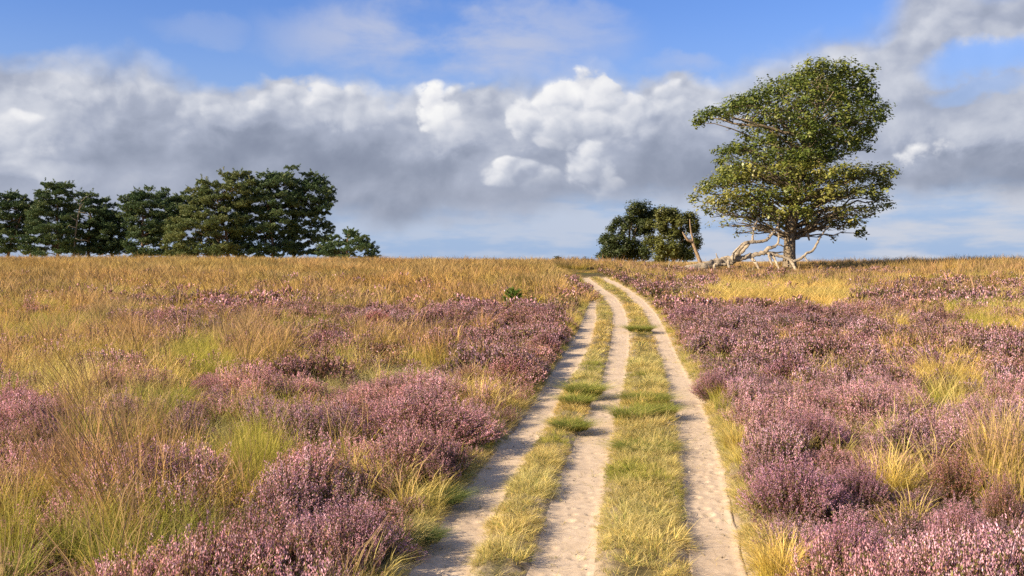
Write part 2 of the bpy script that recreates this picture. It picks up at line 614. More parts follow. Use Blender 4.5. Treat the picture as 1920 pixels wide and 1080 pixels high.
def plant_material(name, source, translucent=0.3, gloss=0.0):
    """Colour from the mesh, shifted per plant: by an instance attribute for ground cover, by the object colour for single plants."""
    m, N = new_mat(name)
    a = N.n.new('ShaderNodeAttribute')
    a.attribute_name = 'col'
    col = a.outputs['Color']
    if source == 'instance':
        b = N.n.new('ShaderNodeAttribute')
        b.attribute_type = 'INSTANCER'
        b.attribute_name = 'tint'
        col = N.mix(1.0, col, b.outputs['Color'], 'MULTIPLY')
    elif source == 'object':
        b = N.n.new('ShaderNodeObjectInfo')
        col = N.mix(1.0, col, b.outputs['Color'], 'MULTIPLY')
    d = N.n.new('ShaderNodeBsdfDiffuse')
    N.put(d.inputs['Color'], col)
    t = N.n.new('ShaderNodeBsdfTranslucent')
    N.put(t.inputs['Color'], col)
    mx = N.n.new('ShaderNodeMixShader')
    mx.inputs[0].default_value = translucent
    N.l.new(d.outputs[0], mx.inputs[1])
    N.l.new(t.outputs[0], mx.inputs[2])
    s = mx.outputs[0]
    if gloss:
        g = N.n.new('ShaderNodeBsdfGlossy')
        g.inputs['Roughness'].default_value = 0.45
        g.inputs['Color'].default_value = (1, 1, 1, 1)
        m2 = N.n.new('ShaderNodeMixShader')
        m2.inputs[0].default_value = gloss
        N.l.new(s, m2.inputs[1])
        N.l.new(g.outputs[0], m2.inputs[2])
        s = m2.outputs[0]
    surface(N, s)
    return m


M_COVER = plant_material('plant_cover', 'instance', 0.34)
M_PLANT = plant_material('plant_single', 'object', 0.34)
M_LEAF = plant_material('tree_leaf', 'mesh', 0.34, 0.03)
M_NEEDLE = plant_material('pine_needle', 'mesh', 0.12, 0.02)


def ground_material():
    m, N = new_mat('heath_soil')
    g = N.n.new('ShaderNodeNewGeometry')
    p = g.outputs['Position']
    n1 = N.noise(p, 0.35, 5.0, 0.6)
    n2 = N.noise(p, 9.0, 6.0, 0.65)
    n3 = N.noise(p, 60.0, 4.0, 0.7)
    litter = N.ramp(n2, [(0.3, (.035, .026, .014)), (0.5, (.085, .066, .032)), (0.7, (.17, .135, .06))])
    mossy = N.ramp(n2, [(0.3, (.03, .034, .012)), (0.7, (.10, .105, .035))])
    col = N.mix(N.sstep(n1, 0.42, 0.6), litter, mossy)
    col = N.mix(N.mul(N.sstep(n3, 0.5, 0.7), 0.5), col, (.21, .17, .085))
    at_ = N.n.new('ShaderNodeAttribute')          # beyond the rise the ground is close grass
    at_.attribute_name = 'col'
    sepc = N.n.new('ShaderNodeSeparateColor')
    N.put(sepc.inputs[0], at_.outputs['Color'])
    far_grass = N.ramp(N.noise(p, 0.12, 4.0, 0.6), [(0.35, (.34, .25, .10)), (0.5, (.46, .33, .13)), (0.65, (.38, .32, .11))])
    col = N.mix(sepc.outputs[0], col, far_grass)
    sandy = N.ramp(n2, [(0.3, (.30, .23, .16)), (0.7, (.50, .395, .29))])
    col = N.mix(N.mul(sepc.outputs[1], N.sstep(N.add(n2, N.mul(n3, 0.5)), 0.45, 0.75)), col, sandy)
    bs = N.n.new('ShaderNodeBsdfPrincipled')
    N.put(bs.inputs['Base Color'], col)
    bs.inputs['Roughness'].default_value = 0.95
    bs.inputs['Specular IOR Level'].default_value = 0.1
    bp = N.n.new('ShaderNodeBump')
    N.put(bp.inputs['Strength'], N.mul(N.sub(1.0, sepc.outputs[0]), 0.8))
    bp.inputs['Distance'].default_value = 0.03
    N.put(bp.inputs['Height'], N.add(n2, N.mul(n3, 0.4)))
    N.l.new(bp.outputs[0], bs.inputs['Normal'])
    surface(N, bs.outputs[0])
    return m


def sand_material():
    m, N = new_mat('track_sand')
    g = N.n.new('ShaderNodeNewGeometry')
    p = g.outputs['Position']
    n1 = N.noise(p, 1.3, 5.0, 0.6)
    n2 = N.noise(p, 14.0, 6.0, 0.65)
    n3 = N.noise(p, 140.0, 3.0, 0.7)
    col = N.ramp(N.add(N.mul(n1, 0.5), N.mul(n2, 0.5)), [(0.30, (.39, .300, .215)), (0.5, (.52, .412, .305)), (0.70, (.60, .487, .372))])
    col = N.mix(N.mul(N.sstep(n1, 0.56, 0.70), 0.45), col, (.33, .25, .17))
    col = N.mix(N.mul(N.sstep(n3, 0.56, 0.70), 0.55), col, (.20, .145, .10))
    col = N.mix(N.mul(N.sstep(n3, 0.42, 0.30), 0.5), col, (.62, .52, .43))
    # scraps of dry stalk and root trodden into the sand
    v = N.n.new('ShaderNodeTexVoronoi')
    v.feature = 'F1'
    v.inputs['Scale'].default_value = 26.0
    N.put(v.inputs['Vector'], N.vmath('MULTIPLY', p, (1.0, 2.6, 1.0)))
    col = N.mix(N.mul(N.sstep(v.outputs['Distance'], 0.10, 0.06), 0.7), col, (.15, .105, .06))
    bs = N.n.new('ShaderNodeBsdfPrincipled')
    N.put(bs.inputs['Base Color'], col)
    bs.inputs['Roughness'].default_value = 0.95
    bs.inputs['Specular IOR Level'].default_value = 0.15
    bp = N.n.new('ShaderNodeBump')
    bp.inputs['Strength'].default_value = 0.45
    bp.inputs['Distance'].default_value = 0.012
    N.put(bp.inputs['Height'], N.add(N.mul(n2, 1.0), N.mul(n3, 0.35)))
    N.l.new(bp.outputs[0], bs.inputs['Normal'])
    surface(N, bs.outputs[0])
    return m


def wood_material(name, dark, mid, light, scale=6.0, bump=0.02):
    m, N = new_mat(name)
    tc = N.n.new('ShaderNodeNewGeometry')
    p = tc.outputs['Position']
    n1 = N.noise(p, scale, 6.0, 0.62)
    n2 = N.noise(N.vmath('MULTIPLY', p, (3.0, 3.0, 0.7)), scale * 2.5, 5.0, 0.65, 0.6)
    col = N.ramp(N.add(N.mul(n1, 0.45), N.mul(n2, 0.55)), [(0.38, dark), (0.5, mid), (0.60, light)])
    bs = N.n.new('ShaderNodeBsdfPrincipled')
    N.put(bs.inputs['Base Color'], col)
    bs.inputs['Roughness'].default_value = 0.9
    bs.inputs['Specular IOR Level'].default_value = 0.15
    bp = N.n.new('ShaderNodeBump')
    bp.inputs['Strength'].default_value = 0.9
    bp.inputs['Distance'].default_value = bump
    N.put(bp.inputs['Height'], n2)
    N.l.new(bp.outputs[0], bs.inputs['Normal'])
    surface(N, bs.outputs[0])
    return m


M_GROUND = ground_material()
M_SAND = sand_material()
M_BARK = wood_material('oak_bark', (.09, .07, .048), (.21, .165, .115), (.33, .27, .19), 5.0, 0.04)
M_PINEBARK = wood_material('pine_bark', (.07, .05, .035), (.17, .115, .075), (.27, .18, .12), 4.0, 0.04)
M_DEAD = wood_material('bleached_wood', (.13, .10, .07), (.36, .30, .225), (.48, .41, .32), 5.0, 0.04)
M_GREYWOOD = wood_material('grey_dead_wood', (.10, .085, .07), (.19, .165, .14), (.28, .25, .21), 6.0, 0.02)
M_SNAG = wood_material('weathered_wood', (.13, .085, .05), (.30, .21, .13), (.42, .32, .21), 7.0, 0.03)


# ------------------------------------------------------------------ ground and track
def grid_mesh(name, X, Y, Z, mat, smooth=True, cols=None):
    r, c = X.shape
    g = Geo()
    i = np.arange(r - 1)[:, None] * c
    j = np.arange(c - 1)[None]
    q = np.stack([i + j, i + j + 1, i + c + j + 1, i + c + j], axis=-1).reshape(-1, 4)
    g.add(np.stack([X, Y, Z], -1), np.array([1., 1, 1]) if cols is None else cols, q)
    return g.mesh(name, mat, smooth)


ys = np.concatenate([np.arange(-8, 24, .12), np.arange(24, 60, .3), np.arange(60, 120, 1.0), np.arange(120, 400, 12.0), np.geomspace(400, 8000, 22)])
s_in = np.arange(-1.6, 1.61, .07)
s_out = np.concatenate([np.arange(.2, 8, .25), np.arange(8, 30, .7), np.arange(30, 120, 5), np.geomspace(120, 7000, 24)])
ss = np.concatenate([-1.6 - s_out[::-1], s_in, 1.6 + s_out])
c1, _ = rut_mid(1, np.minimum(ys, 52.0))
GX = c1[:, None] * (1 - sstep(ys, 60, 200))[:, None] + ss[None]
GY = np.repeat(ys[:, None], len(ss), 1)
GZ = ground(GX, GY) - 0.025 * (rut_dist(GX, GY) < 0.07) * (GY < 60)
gobj = link('ground', grid_mesh('ground', GX, GY, GZ, M_GROUND, True, np.stack([sstep(GY, 70, 95), 0.95 * (1 - sstep(rut_dist(GX, GY), .0, .22)) * (GY < 60), 0 * GY], -1).reshape(-1, 3)))

tag(gobj, 'heath soil under the heather and grass', None, None, 'structure')

RUT_LABEL = ['left sandy rut half shaded by the heather', 'middle sandy rut between the two grass strips', 'right sandy rut along the open heather']
for i in range(3):
    yy = np.concatenate([np.arange(-7.5, 3.0, .2), np.arange(3.0, 16, .022), np.arange(16, 30, .06), np.arange(30, RUT_END[i], .15)])
    c, w = rut_mid(i, yy)
    t = np.linspace(-1, 1, 25)
    wl = w + 0.032 * (fnoise(yy, yy * 0 + i * 9, .35, 21, 4) - .45) * 2 + 0.025
    wr = w + 0.032 * (fnoise(yy, yy * 0 + i * 9 + 4, .35, 23, 4) - .45) * 2 + 0.025
    wl, wr = [v * 1.06 + 0.05 * (vnoise(yy, yy * 0 + i * 5 + q, 1.7, 61) - .4) for q, v in enumerate((wl, wr))]
    end = 1 - sstep(yy, RUT_END[i] - 1.5, RUT_END[i])
    wl, wr = wl * (0.2 + .8 * end), wr * (0.2 + .8 * end)
    X = c[:, None] + np.where(t[None] < 0, t[None] * wl[:, None], t[None] * wr[:, None])
    Y = np.repeat(yy[:, None], len(t), 1) + 0.012 * (vnoise(X, yy[:, None] + X * 0, .1, 5) - .5)
    bumps = 0.012 * (fnoise(X, Y, .30, 31, 3) - .5) + 0.006 * (fnoise(X, Y, .055, 37, 2) - .5)
    # hoof and boot prints: shallow cups with a raised rim
    cell = 0.16
    cx, cy = np.floor(X / cell), np.floor(Y / cell)
    h1 = np.mod(np.sin(cx * 12.9 + cy * 78.2 + i) * 43758.5, 1.0)
    h2 = np.mod(np.sin(cx * 39.3 + cy * 11.1 + i) * 24634.6, 1.0)
    h3 = np.mod(np.sin(cx * 73.1 + cy * 52.2 + i) * 12414.6, 1.0)
    dx = X / cell - cx - (.35 + .3 * h1)
    dy = Y / cell - cy - (.35 + .3 * h2)
    rr = np.sqrt(dx * dx + dy * dy)
    rr = rr * (.75 + .6 * h1) + .10 * (vnoise(X, Y, .05, 69) - .5)
    prints = np.where(h3 > .92 - .55 * sstep(vnoise(X, Y, 1.1, 67), .40, .65), -0.009 * (1 - sstep(rr, .12, .26)) + 0.006 * np.exp(-((rr - .30) / .06) ** 2), 0)
    edge = np.clip(np.abs(t)[None], 0, 1)
    Z = ground0(X, Y) - 0.052 + (bumps + prints) * (1 - .5 * sstep(edge, .85, 1.0)) + .010 * sstep(edge, .55, .95) - 0.03 * sstep(edge, .92, 1.0)
    o = link('sandy_track', grid_mesh('sandy_track', X, Y, Z, M_SAND))
    tag(o, RUT_LABEL[i], None, 'wheel ruts of the sandy track', 'structure')

# ------------------------------------------------------------------ plants
PINK = np.array([.66, .365, .425])
LILAC = np.array([.67, .46, .54])
RUST = np.array([.47, .27, .16])
HGREEN = np.array([.17, .155, .06])
HSTEM = np.array([.11, .065, .042])


def heather(geo, g, R, H, n, lod=0, fade=0.18, flower=1.0, flat=0.5):
    """A mound of upright heather sprigs with flower spikes."""
    phi = g.random(n) * 2 * np.pi
    r = R * np.sqrt(g.random(n))
    lump = 1 + 0.16 * np.sin(phi * 3 + g.random() * 6) + 0.10 * np.sin(phi * 5 + g.random() * 6)
    r = r * lump
    hz = H * (1 - flat * (r / R) ** 2) * (0.74 + 0.36 * g.random(n)) + 0.04 * H * np.sin(phi * 2 + r / R * 7)
    end = np.stack([r * np.cos(phi), r * np.sin(phi), hz], -1) + g.normal(size=(n, 3)) * 0.03 * R
    base = end * np.array([.38, .38, 0])

    def P(t):
        t = np.asarray(t)[..., None]
        e, b = end[:, None, :], base[:, None, :]
        xy = b + (e - b) * t ** 0.85
        xy[..., 2:] = (e * t)[..., 2:]
        return xy
    bright = 0.72 + 0.56 * g.random((n, 1))
    tt = np.broadcast_to(np.linspace(0, 1, 3), (n, 3))
    w = np.array([.006, .005, .003])[None] * (1 + lod * 1.2) * np.ones((n, 1))
    geo.strips(P(tt), w, unit(np.stack([-np.sin(phi), np.cos(phi), 0 * phi], -1)), HSTEM[None, None] * bright[..., None] * np.ones((n, 3, 1)))
    nl, nf = ((14, 36), (8, 13), (3, 4))[lod]
    sl, sf = ((.0070, .0034), (.012, .0066), (.026, .0165))[lod]
    # leaf shoots below the flowers
    t = 0.22 + 0.62 * g.random((n, nl))
    c = P(t) + g.normal(size=(n, nl, 3)) * 0.010 * (1 + lod * .6)
    up = unit(rand_dirs(g, (n, nl)) + np.array([0, 0, .9]))
    sd = unit(np.cross(up, rand_dirs(g, (n, nl))))
    k = (0.6 + 0.8 * g.random((n, nl, 1))) * bright[:, None]
    mixr = (g.random((n, nl, 1)) < 0.35)
    col = np.where(mixr, RUST * .62, HGREEN) * k
    geo.petals(c.reshape(-1, 3), (up * sl * 1.7).reshape(-1, 3), (sd * sl * .7).reshape(-1, 3), col.reshape(-1, 3))
    # flowers on the upper part
    lo = 0.54
    t = lo + (1 - lo) * g.random((n, nf)) ** 0.9
    c = P(t) + g.normal(size=(n, nf, 3)) * (0.0060 * (1 + lod * .5))
    up = unit(rand_dirs(g, (n, nf)) * .55 + unit(P(t + .05) - P(t)))
    sd = unit(np.cross(up, rand_dirs(g, (n, nf))))
    kind = g.random((n, 1, 1)) * .55 + g.random((n, nf, 1)) * .45
    col = np.where(kind < fade, RUST, np.where(kind > .70, LILAC, PINK))
    # buds and unopened calyces low on the spike stay greenish brown
    col = np.where((g.random((n, nf, 1)) > flower), HGREEN * 1.4, col)
    col = col * (0.70 + 0.6 * g.random((n, nf, 1))) * bright[:, None]
    geo.petals(c.reshape(-1, 3), (up * sf * 1.7).reshape(-1, 3), (sd * sf * .75).reshape(-1, 3), col.reshape(-1, 3))


def blades(geo, g, n, R, h, spread, width, c0, c1, segs=3, droop=.25, wind=(0, 0), vary=.35, head=None, headw=1.0, power=2.0, base_r=None):
    """Grass blades (or flower stalks, when head gives the seed head's colour) fanning out from a tuft."""
    phi = g.random(n) * 2 * np.pi
    r = (R if base_r is None else base_r) * np.sqrt(g.random(n))
    base = np.stack([r * np.cos(phi), r * np.sin(phi), 0 * r], -1)
    hh = h * (0.55 + 0.5 * g.random(n))
    ph2 = phi + g.normal(size=n) * .7
    L = hh * spread * (0.25 + 1.0 * g.random(n))
    dx = np.cos(ph2) * L + wind[0] * hh
    dy = np.sin(ph2) * L + wind[1] * hh
    m = segs + 1
    t = np.linspace(0, 1, m)[None]
    tp = t ** power
    pts = np.stack([base[:, 0:1] + dx[:, None] * tp, base[:, 1:2] + dy[:, None] * tp, hh[:, None] * t * (1 - droop * t ** 2 * g.random((n, 1)))], -1)
    rot = g.random(n) * np.pi
    side = np.stack([np.cos(rot), np.sin(rot), 0 * rot], -1)
    w = width * (0.7 + .6 * g.random((n, 1))) * (1 - 0.80 * t ** 2)
    k = (1 - vary + 2 * vary * g.random((n, 1, 1)))
    col = (np.asarray(c0)[None, None] * (1 - t[..., None]) + np.asarray(c1)[None, None] * t[..., None]) * k
    if head is not None:
        hm = (t > .66)[..., None]
        col = np.where(hm, np.asarray(head)[None, None] * k, col)
        w = np.where(t > .66, width * headw * np.where(t > .98, .25, 1.0), width)
        w = w * (0.8 + .4 * g.random((n, 1)))
    geo.strips(pts, w, side, col)


GOLD = np.array([.66, .46, .125])
GOLD2 = np.array([.70, .53, .20])
STRAW = np.array([.56, .46, .22])
LIME = np.array([.36, .32, .062])
GREEN = np.array([.105, .150, .028])
ORANGE = np.array([.42, .285, .125])
BROWN = np.array([.34, .215, .11])


def proto(name, fn, mat, seed):
    geo = Geo()
    fn(geo, np.random.default_rng(seed))
    o = bpy.data.objects.new(name, geo.mesh(name, mat))
    return o


def p_gold(geo, g, lod):
    k = (1, 1.6, 2.6)[lod]
    n = (70, 46, 30)[lod]
    blades(geo, g, n, .10, .26, .85, .0025 * k, LIME * .9, GOLD, 3 if lod == 0 else 2, .5)
    blades(geo, g, n // 3, .08, .38, .55, .0018 * k, GOLD, GOLD2, 3 if lod == 0 else 2, .3, head=GOLD2, headw=1.9)


def p_molinia(geo, g, lod):
    k = (1, 1.6, 2.6)[lod]
    n = (46, 32, 20)[lod]
    blades(geo, g, n, .09, .38, .8, .0042 * k, LIME * .75, GOLD, 3 if lod == 0 else 2, .55)
    blades(geo, g, n // 3, .07, .66, .38, .0020 * k, GOLD * .8, ORANGE, 3, .25, wind=(-.10, .02), head=BROWN * 1.15, headw=2.4)


def p_rust(geo, g, lod):
    k = (1, 1.5, 2.3)[lod]
    n = (40, 34, 26)[lod]
    blades(geo, g, n // 2, .12, .36, .7, .0040 * k, GOLD * .6, GOLD, 2, .45)
    blades(geo, g, n, .14, .66, .36, .0026 * k, GOLD * .8, ORANGE * 1.15, 3, .25, wind=(-.05, .02), head=ORANGE * 1.05, headw=2.2)


def p_green(geo, g, lod):
    k = (1, 1.6, 2.6)[lod]
    n = (64, 40, 26)[lod]
    blades(geo, g, n, .09, .42, .6, .0034 * k, GREEN, LIME * 1.35, 3 if lod == 0 else 2, .4)
    blades(geo, g, n // 4, .07, .5, .5, .0024 * k, LIME, GOLD2, 3 if lod == 0 else 2, .3)


def p_straw(geo, g, lod):
    k = (1, 1.6, 2.4)[lod]
    n = (60, 40, 26)[lod]
    blades(geo, g, n, .12, .15, 2.2, .0030 * k, STRAW * .8, STRAW, 3 if lod == 0 else 2, .6, power=1.4)
    blades(geo, g, n // 4, .10, .28, .8, .0024 * k, LIME, STRAW, 2, .5)


def p_turf(geo, g, lod):
    k = (1, 1.7, 2.8)[lod]
    n = (64, 36, 22)[lod]
    blades(geo, g, n, .085, .052, 1.6, .0028 * k, GREEN * 1.2, LIME * 1.4, 2, .6, power=1.3, vary=.5)
    blades(geo, g, n // 2, .085, .055, 2.4, .0026 * k, LIME, GOLD2, 2, .6, power=1.2, vary=.5)


def p_dryturf(geo, g, lod):
    k = (1, 1.7, 2.8)[lod]
    n = (52, 32, 20)[lod]
    blades(geo, g, n, .085, .055, 2.1, .0026 * k, GREEN * 1.3, GOLD2, 2, .6, power=1.3, vary=.5)
    blades(geo, g, n, .085, .058, 2.5, .0025 * k, GOLD, STRAW * 1.15, 2, .6, power=1.2, vary=.5)


def p_litter(geo, g, lod):
    n = 5
    blades(geo, g, n, .10, .05, 1.6, .0035, STRAW * .7, STRAW * .8, 2, .9, power=1.0)
    for k in range(2):
        c = np.array([g.normal() * .08, g.normal() * .08, .002])
        r = .002 + .005 * g.random()
        geo.tube(np.array([c - (0, 0, r * .6), c, c + (0, 0, r * .55)]), [r * .7, r, r * .5], 5, col=np.array([.50, .43, .35]) * (.6 + .7 * g.random()), rough=.4, seed=int(g.integers(999)))


def p_heather(geo, g, lod):
    heather(geo, g, .21, .34, (34, 26, 20)[lod], lod, fade=.20, flower=.86)


def p_dull(geo, g, lod):
    heather(geo, g, .22, .28, (30, 24, 18)[lod], lod, fade=.62, flower=.55)


KINDS = {'heather': p_heather, 'dull': p_dull, 'gold': p_gold, 'molinia': p_molinia, 'rust': p_rust, 'green': p_green, 'straw': p_straw, 'turf': p_turf, 'litter': p_litter, 'dryturf': p_dryturf}
NV = {'heather': 4, 'dull': 3, 'gold': 3, 'molinia': 3, 'rust': 3, 'green': 3, 'straw': 2, 'turf': 3, 'dryturf': 3, 'litter': 4}
PROTO = {}
for kname, fn in KINDS.items():
    for lod in range(3):
        PROTO[kname, lod] = [proto('%s_clump' % kname, (lambda geo, g, fn=fn, lod=lod: fn(geo, g, lod)), M_COVER, 100 * lod + v) for v in range(NV[kname])]


def scatter(name, label, protos, pos, rot, scl, idx, tint):
    """One ground-cover object: a point per clump, drawn with geometry nodes."""
    n = len(pos)
    me = bpy.data.meshes.new(name)
    me.vertices.add(n)
    me.vertices.foreach_set('co', np.asarray(pos, np.float32).ravel())
    for an, ty, arr, key in (('rot', 'FLOAT_VECTOR', rot, 'vector'), ('scl', 'FLOAT_VECTOR', scl, 'vector'), ('tint', 'FLOAT_VECTOR', tint, 'vector')):
        a = me.attributes.new(an, ty, 'POINT')
        a.data.foreach_set(key, np.asarray(arr, np.float32).ravel())
    a = me.attributes.new('idx', 'INT', 'POINT')
    a.data.foreach_set('value', np.asarray(idx, np.int32))
    me.materials.append(M_COVER)
    o = link(name, me)
    tag(o, label, None, None, 'stuff')
    ng = bpy.data.node_groups.new(name, 'GeometryNodeTree')
    ng.interface.new_socket('Geometry', in_out='INPUT', socket_type='NodeSocketGeometry')
    ng.interface.new_socket('Geometry', in_out='OUTPUT', socket_type='NodeSocketGeometry')
    gi, go = ng.nodes.new('NodeGroupInput'), ng.nodes.new('NodeGroupOutput')
    iop = ng.nodes.new('GeometryNodeInstanceOnPoints')
    iop.inputs['Pick Instance'].default_value = True
    join = ng.nodes.new('GeometryNodeJoinGeometry')
    for p in reversed(protos):
        oi = ng.nodes.new('GeometryNodeObjectInfo')
        oi.inputs['Object'].default_value = p
        oi.inputs['As Instance'].default_value = True
        ng.links.new(oi.outputs['Geometry'], join.inputs[0])
    ng.links.new(gi.outputs[0], iop.inputs['Points'])
    ng.links.new(join.outputs[0], iop.inputs['Instance'])
    for an, ty, sock in (('idx', 'INT', 'Instance Index'), ('rot', 'FLOAT_VECTOR', 'Rotation'), ('scl', 'FLOAT_VECTOR', 'Scale')):
        na = ng.nodes.new('GeometryNodeInputNamedAttribute')
        na.data_type = ty
        na.inputs['Name'].default_value = an
        ng.links.new([s for s in na.outputs if s.enabled][0], iop.inputs[sock])
    ng.links.new(iop.outputs[0], go.inputs[0])
    md = o.modifiers.new('scatter', 'NODES')
    md.node_group = ng
    return o


# ------------------------------------------------------------------ what grows where on the heath
# photo column and row of the middle, half width, half height in photo pixels, kind, weight
PATCHES = [
    # left of the track
    (415, 575, 80, 22, 'heather', 4), (310, 596, 70, 20, 'heather', 3.4), (280, 560, 90, 14, 'heather', 2), (540, 570, 70, 18, 'heather', 3.2), (740, 600, 160, 24, 'heather', 2.4), (560, 700, 130, 30, 'heather', 2.0), (610, 640, 62, 28, 'heather', 4),
    (715, 655, 60, 18, 'dull', 4), (705, 598, 48, 18, 'heather', 4), (830, 612, 75, 18, 'dull', 2.5), (890, 580, 70, 18, 'heather', 4.5), (800, 578, 80, 16, 'heather', 3.5), (985, 590, 80, 26, 'heather', 5), (930, 650, 100, 45, 'heather', 5), (1010, 645, 60, 60, 'heather', 4.0),
    (1010, 560, 60, 22, 'dull', 2.0), (960, 530, 100, 14, 'dull', 1.0), (780, 540, 150, 10, 'dull', .7), (800, 780, 160, 75, 'heather', 4), (660, 740, 120, 40, 'heather', 2.2), (560, 730, 90, 40, 'heather', 1.3), (860, 700, 80, 40, 'heather', 2.0),
    (390, 715, 50, 24, 'heather', 3), (45, 750, 80, 50, 'heather', 3.2), (110, 820, 190, 80, 'heather', 4.0), (330, 850, 110, 50, 'heather', 2.4), (560, 780, 90, 40, 'heather', 2.0), (240, 770, 120, 50, 'heather', 1.2), (590, 880, 100, 45, 'heather', 3.0), (610, 980, 150, 70, 'heather', 3.2), (430, 1060, 140, 30, 'heather', 2.0), (80, 1055, 200, 45, 'heather', 2.8), (330, 1065, 120, 30, 'heather', 2.4), (390, 960, 100, 60, 'straw', 1.5), (230, 820, 150, 60, 'molinia', .5), (680, 900, 90, 40, 'dull', 2.2),
    (740, 685, 80, 20, 'straw', 6), (640, 700, 40, 16, 'straw', 3), (420, 790, 60, 40, 'straw', 3), (700, 860, 60, 30, 'gold', 2.0), (890, 720, 60, 40, 'gold', 2.6), (960, 640, 60, 30, 'gold', 1.8), (560, 600, 60, 20, 'green', 1.6), (380, 660, 70, 40, 'green', 2.6), (300, 740, 60, 25, 'green', 2.6), (480, 850, 70, 60, 'green', 3.5),
    (250, 980, 130, 80, 'green', 1.9), (20, 1000, 70, 70, 'green', 2.2), (120, 640, 130, 60, 'gold', 2.0), (60, 600, 100, 50, 'green', 1.3), (100, 700, 120, 40, 'gold', 2.6), (250, 540, 200, 20, 'gold', 1.6), (470, 640, 80, 40, 'molinia', 1.5), (200, 760, 120, 70, 'molinia', .5), (160, 640, 120, 60, 'molinia', .6), (230, 700, 200, 60, 'gold', 1.0), (620, 690, 200, 40, 'straw', .8), (560, 780, 120, 40, 'green', .8), (750, 1040, 60, 50, 'gold', 3), (800, 920, 50, 50, 'gold', 2.5), (540, 1060, 60, 30, 'gold', 1.0),
    (700, 515, 320, 16, 'green', .7), (480, 520, 140, 16, 'gold', 1.0),
    # right of the track
    (1450, 545, 190, 20, 'gold', 14), (1330, 548, 80, 16, 'gold', 7), (1560, 560, 90, 16, 'gold', 10), (1680, 520, 60, 10, 'gold', 2), (1380, 815, 44, 50, 'gold', 10), (1340, 700, 20, 70, 'green', 4), (1370, 930, 50, 60, 'green', 3), (1450, 1040, 70, 60, 'gold', 10), (1770, 690, 70, 50, 'gold', 1.8), (1650, 865, 60, 30, 'gold', 1.8), (1800, 840, 80, 35, 'gold', 1.4),
    (1850, 605, 60, 16, 'green', 6), (1790, 575, 90, 14, 'green', 2.2), (1890, 580, 60, 40, 'gold', 2.2), (1680, 600, 30, 14, 'gold', 5), (1690, 650, 40, 20, 'gold', 2.5), (1880, 860, 60, 50, 'molinia', 2), (1250, 540, 30, 18, 'dull', 2.5), (1150, 528, 40, 8, 'dull', 2), (1800, 530, 120, 14, 'dull', 1.6), (1290, 530, 60, 12, 'heather', 2.5),
    (1470, 590, 180, 26, 'heather', 3), (1300, 575, 70, 30, 'heather', 3), (1350, 640, 130, 50, 'heather', 3), (1480, 900, 120, 70, 'heather', 4), (1600, 1010, 160, 80, 'heather', 4), (1830, 990, 130, 90, 'heather', 3.5),
]
_pt = []
for px, py, rx, ry, kind, wgt in PATCHES:
    cx, cy = at(px, py, .22)
    xa, ya = at(px, max(py - ry, 512), .22)
    xb, yb = at(px, py + ry, .22)
    _pt.append((cx, cy, rx * cy / FPX, max(cy - yb, .25), max(ya - cy, .25), kind, wgt, cx / cy))


def fields(x, y):
    """Relative amount of each kind of plant at ground points."""
    left, right = track_side(x, y)
    isl = sstep(-(x - left), -.3, .3)
    isr = 1 - isl
    far = sstep(y, 30, 52)
    n1 = fnoise(x, y, 3.2, 41)
    n2 = fnoise(x, y, 2.4, 47)
    n3 = fnoise(x, y, 4.0, 53)
    n4 = fnoise(x, y, 1.6, 59)
    W = {k: np.zeros_like(x) for k in ('heather', 'dull', 'gold', 'molinia', 'rust', 'green', 'straw')}
    mid = 1 - far
    W['heather'] += isl * mid * (.58 * sstep(n1, .42, .58) + .18) + isr * (1.7 * mid + .35 * far * sstep(n1, .4, .6)) * sstep(n1, .22, .40)
    W['dull'] += isl * (mid * .18 * sstep(n2, .5, .6) + .22 * far * sstep(n1, .45, .6)) + isr * (.35 * sstep(n2, .5, .66) + far * .3)
    W['gold'] += isl * (.48 * sstep(n2, .36, .6) * mid + .34 * far * (.4 + n4)) + isr * (.60 * mid * sstep(n2, .56, .70) + .17 * mid + .3 * far)
    W['molinia'] += isl * mid * .40 * sstep(n3, .40, .6) + isr * (.10 * mid * sstep(n3, .55, .7) + .8 * far)
    W['rust'] += isl * (1.3 * far + .18 * mid * sstep(y, 14, 30)) + isr * .55 * sstep(y, 46, 60)
    W['green'] += isl * (.18 * sstep(n4, .5, .68) * mid + .45 * far * sstep(n4, .45, .62)) + isr * (.10 * sstep(n4, .58, .7) + .45 * far)
    W['straw'] += isl * .30 * mid * sstep(n4, .42, .25) + isr * .10 * mid * sstep(n4, .4, .25)
    for cx, cy, rx, rn, rf, kind, wgt, slope in _pt:
        dy = np.where(y < cy, (cy - y) / rn, (y - cy) / rf)
        dx = (x - cx - slope * (y - cy)) / rx
        q = dx * dx + dy * dy + 0.9 * (n4 - .5) + 0.7 * (n2 - .5)
        m = 1 - sstep(q, .55, 1.15)
        for k in W:
            if k != kind:
                W[k] *= 1 - .75 * m * min(1, wgt / 3.0)
        W[kind] += wgt * .6 * m
    # right of the track close to the sand: low grass instead of heather
    e = 1 - sstep(x - right, .02, .12 + .40 * sstep(n4, .35, .7))
    e = e * isr
    W['heather'] *= 1 - e
    W['dull'] *= 1 - e
    return W


def band(y0, y1, dens, lod):
    pad = 3.0
    out = []
    xm = .56 * y1 + pad
    n = int(dens * 2 * xm * (y1 - y0))
    y = y0 + (y1 - y0) * rng.random(n)
    x = (2 * rng.random(n) - 1) * xm
    k = np.abs(x) < .56 * y + pad
    return x[k], y[k]


